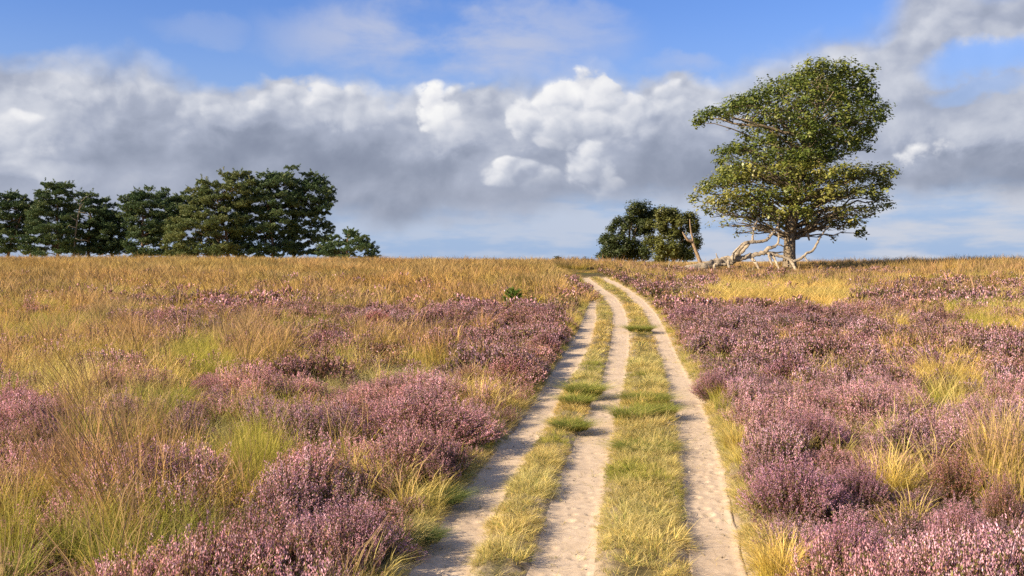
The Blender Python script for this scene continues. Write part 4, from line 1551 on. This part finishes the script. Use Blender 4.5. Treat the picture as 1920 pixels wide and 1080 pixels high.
def build_dead_tree():
    Y0 = 66.0
    org = dead3(700, 740)
    gz = float(ground(org[0], org[1]))
    org[2] = gz
    root = link('fallen_tree', None, None, tuple(org))
    tag(root, 'bleached bare fallen tree with twisted limbs lying in front of the lone oak', 'dead tree')

    def line(pts, radii, name, seed, sides=9):
        P = np.array([dead3(a, b, d) for a, b, d in pts]) - org
        n = len(P)
        m = (n - 1) * 4 + 1
        tt = np.linspace(0, n - 1, m)
        Q = np.stack([np.interp(tt, range(n), P[:, k]) for k in range(3)], -1)
        if n > 2:
            for _ in range(2):
                Q[1:-1] = .5 * Q[1:-1] + .25 * (Q[:-2] + Q[2:])
        g = np.random.default_rng(seed)
        R = np.interp(tt, range(n), radii) * PXM / 5.053 * (.80 if name == 'branch' else .95)
        Q[1:-1] += g.normal(size=(m - 2, 3)) * .22 * R[1:-1, None]
        b = Geo()
        b.tube(Q, R, sides, rough=.22, seed=seed)
        for k in range(1 if name == 'branch' and n > 3 else 0):
            i = int(m * (.35 + .6 * g.random())) - 1
            e = Q[i] + (rand_dirs(g, (1,))[0] + np.array([0, 0, .3])) * (.25 + .45 * g.random())
            b.tube(bend(Q[i], e, g, wob=.08, n=5), np.linspace(R[i] * .4, .006, 5), 5)
        return link(name, b.mesh(name, M_DEAD, True), root)
    line([(150, 770, -1.2), (240, 755, -1.0), (330, 735, -.7), (450, 712, -.4), (560, 690, -.1), (640, 665, .1), (720, 650, .2), (800, 640, .2)], [10, 22, 28, 33, 36, 40, 42, 36], 'trunk', 1, 12)
    line([(770, 650, .2), (850, 632, .1), (930, 610, 0), (1010, 590, -.1), (1090, 575, -.2), (1150, 590, -.2), (1210, 605, -.3), (1290, 625, -.4), (1350, 655, -.5)], [34, 28, 26, 24, 22, 18, 17, 16, 15], 'branch', 2)
    line([(770, 640, .1), (815, 580, -.1), (860, 515, -.2), (920, 478, -.2), (985, 475, -.2), (1050, 472, -.1), (1110, 445, 0), (1160, 395, 0), (1200, 340, 0), (1215, 260, .1), (1218, 180, .1), (1260, 158, .1)], [26, 24, 22, 20, 18, 17, 16, 15, 14, 10, 8, 4], 'branch', 3)
    line([(800, 640, .3), (850, 580, .3), (895, 535, .3), (950, 468, .2)], [24, 22, 19, 13], 'branch', 4)
    line([(780, 645, -.4), (778, 590, -.5), (815, 540, -.6), (870, 490, -.5)], [10, 12, 11, 6], 'branch', 5)
    line([(962, 462, -.2), (972, 390, -.2), (985, 325, -.2), (1012, 270, -.1), (1008, 232, -.1)], [13, 10, 10, 8, 4], 'branch', 6)
    line([(1085, 570, -.2), (1115, 530, -.2), (1165, 520, -.2), (1205, 495, -.2), (1218, 440, -.2), (1213, 390, -.2), (1190, 370, -.2)], [24, 20, 16, 12, 10, 9, 4], 'branch', 7)
    line([(1205, 495, -.2), (1245, 510, -.2), (1270, 525, -.1)], [10, 8, 4], 'branch', 8)
    line([(1330, 650, -.5), (1352, 690, -.7), (1375, 745, -1.0), (1410, 785, -1.4)], [16, 16, 14, 7], 'branch', 9)
    line([(1345, 660, -.5), (1400, 640, -.5), (1450, 610, -.5), (1475, 580, -.5), (1530, 560, -.4), (1565, 510, -.4), (1595, 440, -.3), (1635, 385, -.2), (1680, 335, -.1), (1715, 295, 0)], [16, 15, 14, 13, 13, 12, 11, 9, 7, 3], 'branch', 10)
    line([(1450, 610, -.5), (1475, 635, -.6), (1492, 665, -.7)], [10, 9, 5], 'branch', 11)
    line([(940, 615, 0), (985, 655, -.3), (1010, 700, -.6), (1035, 745, -1.0)], [16, 14, 12, 9], 'branch', 12)
    line([(1112, 580, -.3), (1130, 640, -.5), (1152, 695, -.8)], [16, 14, 8], 'branch', 13)
    line([(1150, 590, -.2), (1185, 650, -.5), (1205, 700, -.8), (1228, 742, -1.2)], [16, 14, 12, 8], 'branch', 14)
    line([(1135, 570, .2), (1200, 575, .4), (1280, 565, .5)], [10, 9, 5], 'branch', 15)
    line([(880, 770, -2.2), (920, 748, -2.2), (975, 745, -2.2), (1020, 772, -2.3), (1052, 800, -2.4)], [8, 12, 13, 13, 8], 'branch', 16)
    line([(618, 578, 0), (632, 625, 0), (655, 655, 0), (690, 672, 0)], [4, 9, 12, 12], 'branch', 17, 7)
    line([(705, 615, -.3), (740, 640, -.3), (785, 660, -.3)], [5, 10, 12], 'branch', 18, 7)
    line([(610, 690, -.5), (600, 730, -.8), (625, 765, -1.2)], [18, 16, 10], 'branch', 19)
    line([(740, 660, -.5), (735, 700, -.8), (760, 740, -1.2)], [18, 15, 10], 'branch', 20)
    line([(170, 765, -1.1), (172, 720, -1.1), (178, 655, -1.0)], [9, 9, 3], 'branch', 21, 6)
    line([(500, 690, .4), (560, 676, .5), (600, 668, .4)], [12, 12, 9], 'branch', 22)
    # the upright snag beside it
    so = dead3(483, 720, .8)
    so[2] = float(ground(so[0], so[1]))
    snag = link('dead_snag', None, None, tuple(so))
    tag(snag, 'slim broken brown snag leaning upright at the root end of the fallen tree', 'dead tree')

    def stick(pts, radii, name, seed):
        P = np.array([dead3(a, b, .8 + d) for a, b, d in pts]) - so
        n = len(P)
        tt = np.linspace(0, n - 1, (n - 1) * 3 + 1)
        Q = np.stack([np.interp(tt, range(n), P[:, k]) for k in range(3)], -1)
        b = Geo()
        b.tube(Q, np.interp(tt, range(n), radii) * PXM / 5.053, 8, rough=.2, seed=seed)
        link(name, b.mesh(name, M_SNAG, True), snag)
    stick([(490, 745, 0), (472, 670, 0), (450, 610, 0), (425, 545, 0), (400, 480, 0), (372, 455, 0)], [21, 19, 16, 15, 13, 10], 'trunk', 31)
    stick([(400, 485, 0), (398, 440, 0), (385, 390, .1), (376, 330, .1), (370, 258, .1)], [12, 9, 9, 8, 4], 'branch', 32)
    stick([(395, 475, 0), (350, 455, -.1), (325, 420, -.1), (300, 378, -.1)], [15, 12, 10, 4], 'branch', 33)


build_dead_tree()


# Scots pines behind the rise.  Each row: sheet height, left and right edge of the foliage
def pine_sheet(zx, zy, y):
    return np.array(at_depth(zx / 2.595, 300 + zy / 2.595, y))


PINES = [
    ('dark pine cut off by the left edge of the picture', 128, 60, [(165, -20, 60), (205, -50, 110), (260, -60, 100), (320, -50, 100), (370, -40, 110), (420, -30, 70)], .9, (40, 105)),
    ('thin pine with a bare slanting stem second from the left end', 131, 150, [(190, 130, 190), (230, 90, 220), (270, 80, 210), (320, 130, 200), (380, 130, 190)], .8, (150, 130)),
    ('tall flat topped pine in the left half of the pine row', 126, 290, [(125, 215, 350), (160, 205, 340), (205, 195, 350), (260, 170, 340), (320, 150, 360), (380, 130, 370), (430, 125, 380)], 1.0, (285, 280)),
    ('pine behind the grey dead stem near the middle of the row', 133, 430, [(172, 380, 465), (210, 350, 490), (260, 340, 520), (320, 340, 560), (380, 350, 580), (430, 370, 590)], .95, (430, 440)),
    ('low round topped pine in the dip of the row', 135, 530, [(208, 490, 525), (235, 470, 560), (280, 460, 600), (330, 450, 620), (390, 450, 640), (435, 450, 650)], .9, (545, 540)),
    ('dark spiky topped pine left of the two tallest', 127, 690, [(130, 690, 725), (160, 640, 730), (180, 590, 740), (220, 600, 790), (270, 600, 800), (330, 620, 800), (390, 620, 800), (435, 630, 800)], 1.0, (690, 700)),
    ('pine with a side lobe tucked against the big pale pine', 134, 810, [(155, 770, 815), (185, 760, 860), (225, 760, 900), (290, 760, 880), (350, 760, 880)], .9, (810, 815)),
    ('small topped pine just left of the big pale pine', 137, 875, [(160, 855, 905), (190, 840, 920), (240, 830, 930), (300, 820, 930)], .9, (870, 870)),
    ('big pale green pine with a right swept top and foliage down to the grass', 122, 1040, [(70, 1190, 1240), (95, 1080, 1240), (125, 960, 1215), (165, 930, 1210), (215, 910, 1200), (265, 880, 1190), (315, 830, 1180), (365, 800, 1160), (410, 810, 1150), (445, 830, 1150)], 1.05, (1115, 1060)),
    ('tallest pine with a narrow crest right of the big pale pine', 124, 1330, [(65, 1310, 1420), (100, 1260, 1430), (140, 1210, 1440), (190, 1190, 1450), (240, 1160, 1450), (290, 1160, 1430), (340, 1150, 1420), (390, 1150, 1420), (435, 1150, 1420)], 1.0, (1330, 1300)),
    ('pine with open branches leaning out to the right above the low pine', 126, 1480, [(78, 1490, 1570), (110, 1440, 1590), (150, 1430, 1620), (195, 1420, 1630), (235, 1420, 1620), (280, 1420, 1570), (325, 1420, 1620), (370, 1420, 1590), (430, 1410, 1600)], .85, (1430, 1420)),
    ('low bushy pine at the right end of the row', 120, 1680, [(348, 1670, 1730), (375, 1600, 1790), (405, 1580, 1800), (430, 1560, 1800), (455, 1540, 1830)], .8, (1690, 1690)),
]


def build_pines():
    PN = [(.042, .076, .034), (.058, .100, .042), (.080, .128, .052), (.112, .155, .062), (.155, .19, .072)]
    PP = [(.074, .110, .04), (.100, .140, .05), (.135, .172, .06), (.175, .20, .07), (.215, .225, .08)]
    for ti, (label, Y, zx0, rows, dens, stem_x) in enumerate(PINES):
        g = np.random.default_rng(200 + ti)
        base = pine_sheet(stem_x[0], 470, Y)
        base[2] = float(ground(base[0], base[1]))
        root = link('pine_tree', None, None, tuple(base))
        tag(root, label, 'tree', 'scots pines in the row beyond the rise')
        crown, limbs = Geo(), Geo()
        m = Y / FPX / 2.595
        rows_a = np.array(rows, float)
        top = rows_a[0, 0]
        tx = np.array([stem_x[0], stem_x[0], .5 * (stem_x[0] + stem_x[1]), stem_x[1], .5 * (rows_a[1, 1] + rows_a[1, 2])])
        zs = np.array([0.0, .25, .5, .75, 1.0])
        topz = pine_sheet(0, top + 12, Y)[2] - base[2]
        tp = np.stack([(tx - stem_x[0]) * m, 0 * zs, -.2 + zs * (topz + .2)], -1)
        tt = np.linspace(0, 4, 17)
        tpts = np.stack([np.interp(tt, range(5), tp[:, k]) for k in range(3)], -1)
        tpts[2:-1, :2] += g.normal(size=(14, 2)) * .07
        tr = Geo()
        tr.tube(tpts, np.linspace(.22, .05, 17), 8, rough=.12, seed=ti)
        link('trunk', tr.mesh('trunk', M_PINEBARK, True), root)
        zy = top
        bot = rows_a[-1, 0] + 30
        while zy < bot:
            l, r = np.interp(zy, rows_a[:, 0], rows_a[:, 1]), np.interp(zy, rows_a[:, 0], rows_a[:, 2])
            width = (r - l) * m
            npad = max(2, int(width * 1.9 * dens + .5))
            for k in range(npad):
                f = (k + .5 + .5 * (g.random() - .5)) / npad
                px_ = l + (r - l) * f
                half = .42 * width * math.sqrt(max(.05, 1 - (2 * f - 1) ** 2)) + .25
                dep = half * (2 * g.random() - 1)
                c = pine_sheet(px_, zy + 10 * g.normal(), Y) - base
                c[1] = dep
                if g.random() < .14:
                    continue
                rx = min(.50 + .62 * g.random(), .24 * width + .30)
                edge = abs(2 * f - 1)
                rz = (.19 + .13 * g.random()) * (1 - .25 * edge)
                nn = int(240 * (rx + .1))
                # needle tufts: stars of short stiff slivers pointing up and outward
                d = rand_dirs(g, (nn,))
                rr = (.35 + .65 * g.random(nn)) ** .6
                cc = c + d * rr[:, None] * np.array([rx, rx, rz])
                cc[:, 2] += .16 * rx * np.sin(cc[:, 0] * 7 + ti) - .35 * rx * ((cc[:, 0] - c[0]) / rx) ** 2 * rz
                q = 4
                up = unit(rand_dirs(g, (nn, q)) * .8 + np.array([0.12, -.10, .75]) + .6 * d[:, None])
                sd = unit(np.cross(up, rand_dirs(g, (nn, q))))
                s = .078 * (.7 + .7 * g.random((nn, q, 1)))
                pal = np.array(PP if ti == 8 else PN)
                ci = np.minimum((((g.random() * .4 + g.random((nn, 1)) * .35 + g.random((nn, q)) * .25)) * 5).astype(int), 4)
                col = pal[ci] * (.75 + .5 * g.random((nn, q, 1)))
                pos = cc[:, None] + up * s * .8
                # shoots standing out of the pad
                for k3 in range(4 if (edge > .6 or zy < top + 30) else 1):
                    sd_ = rand_dirs(g, (1,))[0] * np.array([1, 1, .3]) + np.array([.25 * np.sign(2 * f - 1), 0, .38])
                    L = rx * .8 + .22 + .30 * g.random()
                    t3 = (.55 + .45 * g.random((34, 1)))
                    q3 = c + sd_ / np.linalg.norm(sd_) * L * t3 + g.normal(size=(34, 3)) * .05
                    u3 = unit(rand_dirs(g, (34,)) * .9 + sd_)
                    w3 = unit(np.cross(u3, rand_dirs(g, (34,))))
                    crown.petals(q3, u3 * .10, w3 * .030, pal[min(4, int(5 * g.random()))] * (.7 + .5 * g.random((34, 1))))
                crown.petals(pos.reshape(-1, 3), (up * s * 1.3).reshape(-1, 3), (sd * s * .38).reshape(-1, 3), col.reshape(-1, 3))
                if g.random() < .45:
                    zz = np.clip(c[2] - .25 * abs(c[0]) - .3, .5, topz)
                    a = np.array([np.interp(zz, tpts[:, 2], tpts[:, k2]) for k2 in range(3)])
                    limbs.tube(bend(a, c - np.array([0, 0, .1]), g, wob=.04, n=6, lift=.04), np.linspace(.05, .018, 6), 4)
            zy += 22 + 5 * g.random()
        link('crown', crown.mesh('crown', M_NEEDLE), root)
        tag(link('branches', limbs.mesh('branches', M_PINEBARK, True), root), kind='stuff')
    # the pale dead stem standing among the pines
    b0 = pine_sheet(362, 470, 125.5)
    b0[2] = float(ground(b0[0], b0[1]))
    r = link('dead_pine', None, None, tuple(b0))
    tag(r, 'pale grey dead pine stem with bare side branches in front of the left pines', 'dead tree')
    g = np.random.default_rng(9)
    S = [(358, 470), (362, 400), (370, 330), (382, 260), (392, 215), (398, 185)]
    P = np.array([pine_sheet(a, b, 125.5) - b0 for a, b in S])
    P[0, 2] = -.2
    t = Geo()
    t.tube(P, [.10, .09, .085, .07, .05, .02], 7, rough=.1)
    link('trunk', t.mesh('trunk', M_GREYWOOD, True), r)
    for (a, b) in (((375, 300), (345, 270)), ((384, 250), (425, 262)), ((388, 235), (420, 205)), ((390, 220), (365, 185)), ((372, 330), (330, 318)), ((366, 380), (430, 400)), ((395, 200), (440, 170))):
        q = Geo()
        q.tube(bend(pine_sheet(*a, 124) - b0, pine_sheet(*b, 124) - b0 + np.array([0, g.normal() * .3, 0]), g, wob=.05, n=5), np.linspace(.035, .012, 5), 5)
        link('branch', q.mesh('branch', M_GREYWOOD, True), r)


build_pines()


def round_tree(name, label, category, px, Y, clumps, cols, seed, leaf=.17, k=1.0, group=None, trunk=True):
    g = np.random.default_rng(seed)
    b = np.array(at_depth(px, 494, Y))
    b[2] = float(ground(b[0], b[1]))
    root = link(name, None, None, tuple(b))
    tag(root, label, category, group)
    cr, tw = Geo(), Geo()
    m = Y / FPX
    lim = []
    for cx, cy, rx, ry in clumps:
        c = np.array(at_depth(cx, cy, Y)) - b
        for s in range(7 if rx > 12 else 3):
            dd = rand_dirs(g, (1,))[0] * (.35 + .6 * g.random())
            dd[1] -= .15
            cc = c + dd * np.array([rx * m, rx * m * 1.1, ry * m])
            sc_ = .34 + .26 * g.random()
            R = np.array([rx * m, rx * m, ry * m * 1.0]) * sc_
            leaf_cloud(cr, g, cc, R, int(k * 230 * (R[0] * R[2]) ** .7), leaf, cols, shell=.45, spray=6)
            lim.append(cc)
    if trunk:
        t = Geo()
        h = max(1.0, max(c[2] for c in lim))
        t.tube(np.array([(0, 0, -.2), (0.05, 0, h * .3), (0, .05, h * .7), (.1, 0, h)]), [.28, .22, .15, .05], 8, rough=.1)
        link('trunk', t.mesh('trunk', M_BARK, True), root)
        for cc in lim[::5]:
            tw.tube(bend((0, 0, max(.6, cc[2] * .45)), cc, g, wob=.04, n=5, lift=.06), np.linspace(.10, .03, 5), 4)
        tag(link('branches', tw.mesh('branches', M_BARK, True), root), kind='stuff')
    link('crown', cr.mesh('crown', M_LEAF), root)


round_tree('oak_tree', 'dark round topped oak in the pair beyond the track end', 'tree', 1180, 168.0,
           [(1195, 402, 30, 20), (1215, 395, 22, 14), (1180, 420, 32, 22), (1220, 420, 24, 25), (1150, 440, 28, 20), (1190, 450, 36, 26), (1140, 462, 24, 20), (1170, 475, 34, 18), (1130, 478, 18, 12), (1205, 470, 28, 24), (1160, 425, 20, 16), (1228, 398, 12, 10)],
           [(.040, .058, .020), (.055, .075, .024), (.075, .095, .03), (.105, .12, .036)], 61, k=1.5)
round_tree('oak_tree', 'olive brown bushy oak right of the dark one, behind the snag', 'tree', 1262, 158.0,
           [(1250, 402, 26, 15), (1270, 405, 22, 14), (1235, 425, 26, 20), (1268, 428, 30, 22), (1295, 420, 16, 18), (1230, 455, 26, 22), (1262, 460, 30, 24), (1295, 455, 20, 24), (1245, 480, 34, 14), (1290, 480, 22, 12), (1306, 432, 8, 14)],
           [(.075, .092, .024), (.105, .120, .030), (.14, .150, .038), (.18, .18, .05)], 62, k=2.1)
for i, (px, cl, lab) in enumerate(((1046, [(1046, 487, 7, 4), (1050, 489, 8, 3)], 'tiny dark shrub on the far skyline left of the track end'),
                                   (1073, [(1073, 489, 9, 2.5), (1080, 490, 8, 2)], 'low flat shrub on the far skyline above the track end'),
                                   (1100, [(1100, 489, 9, 3), (1108, 490, 8, 2.5)], 'low shrub at the foot of the dark oak on the skyline'))):
    round_tree('shrub', lab, 'shrub', px, 260.0, cl, [(.04, .055, .03), (.055, .07, .035)], 70 + i, leaf=.25, k=2.0, group='shrubs on the far skyline', trunk=False)
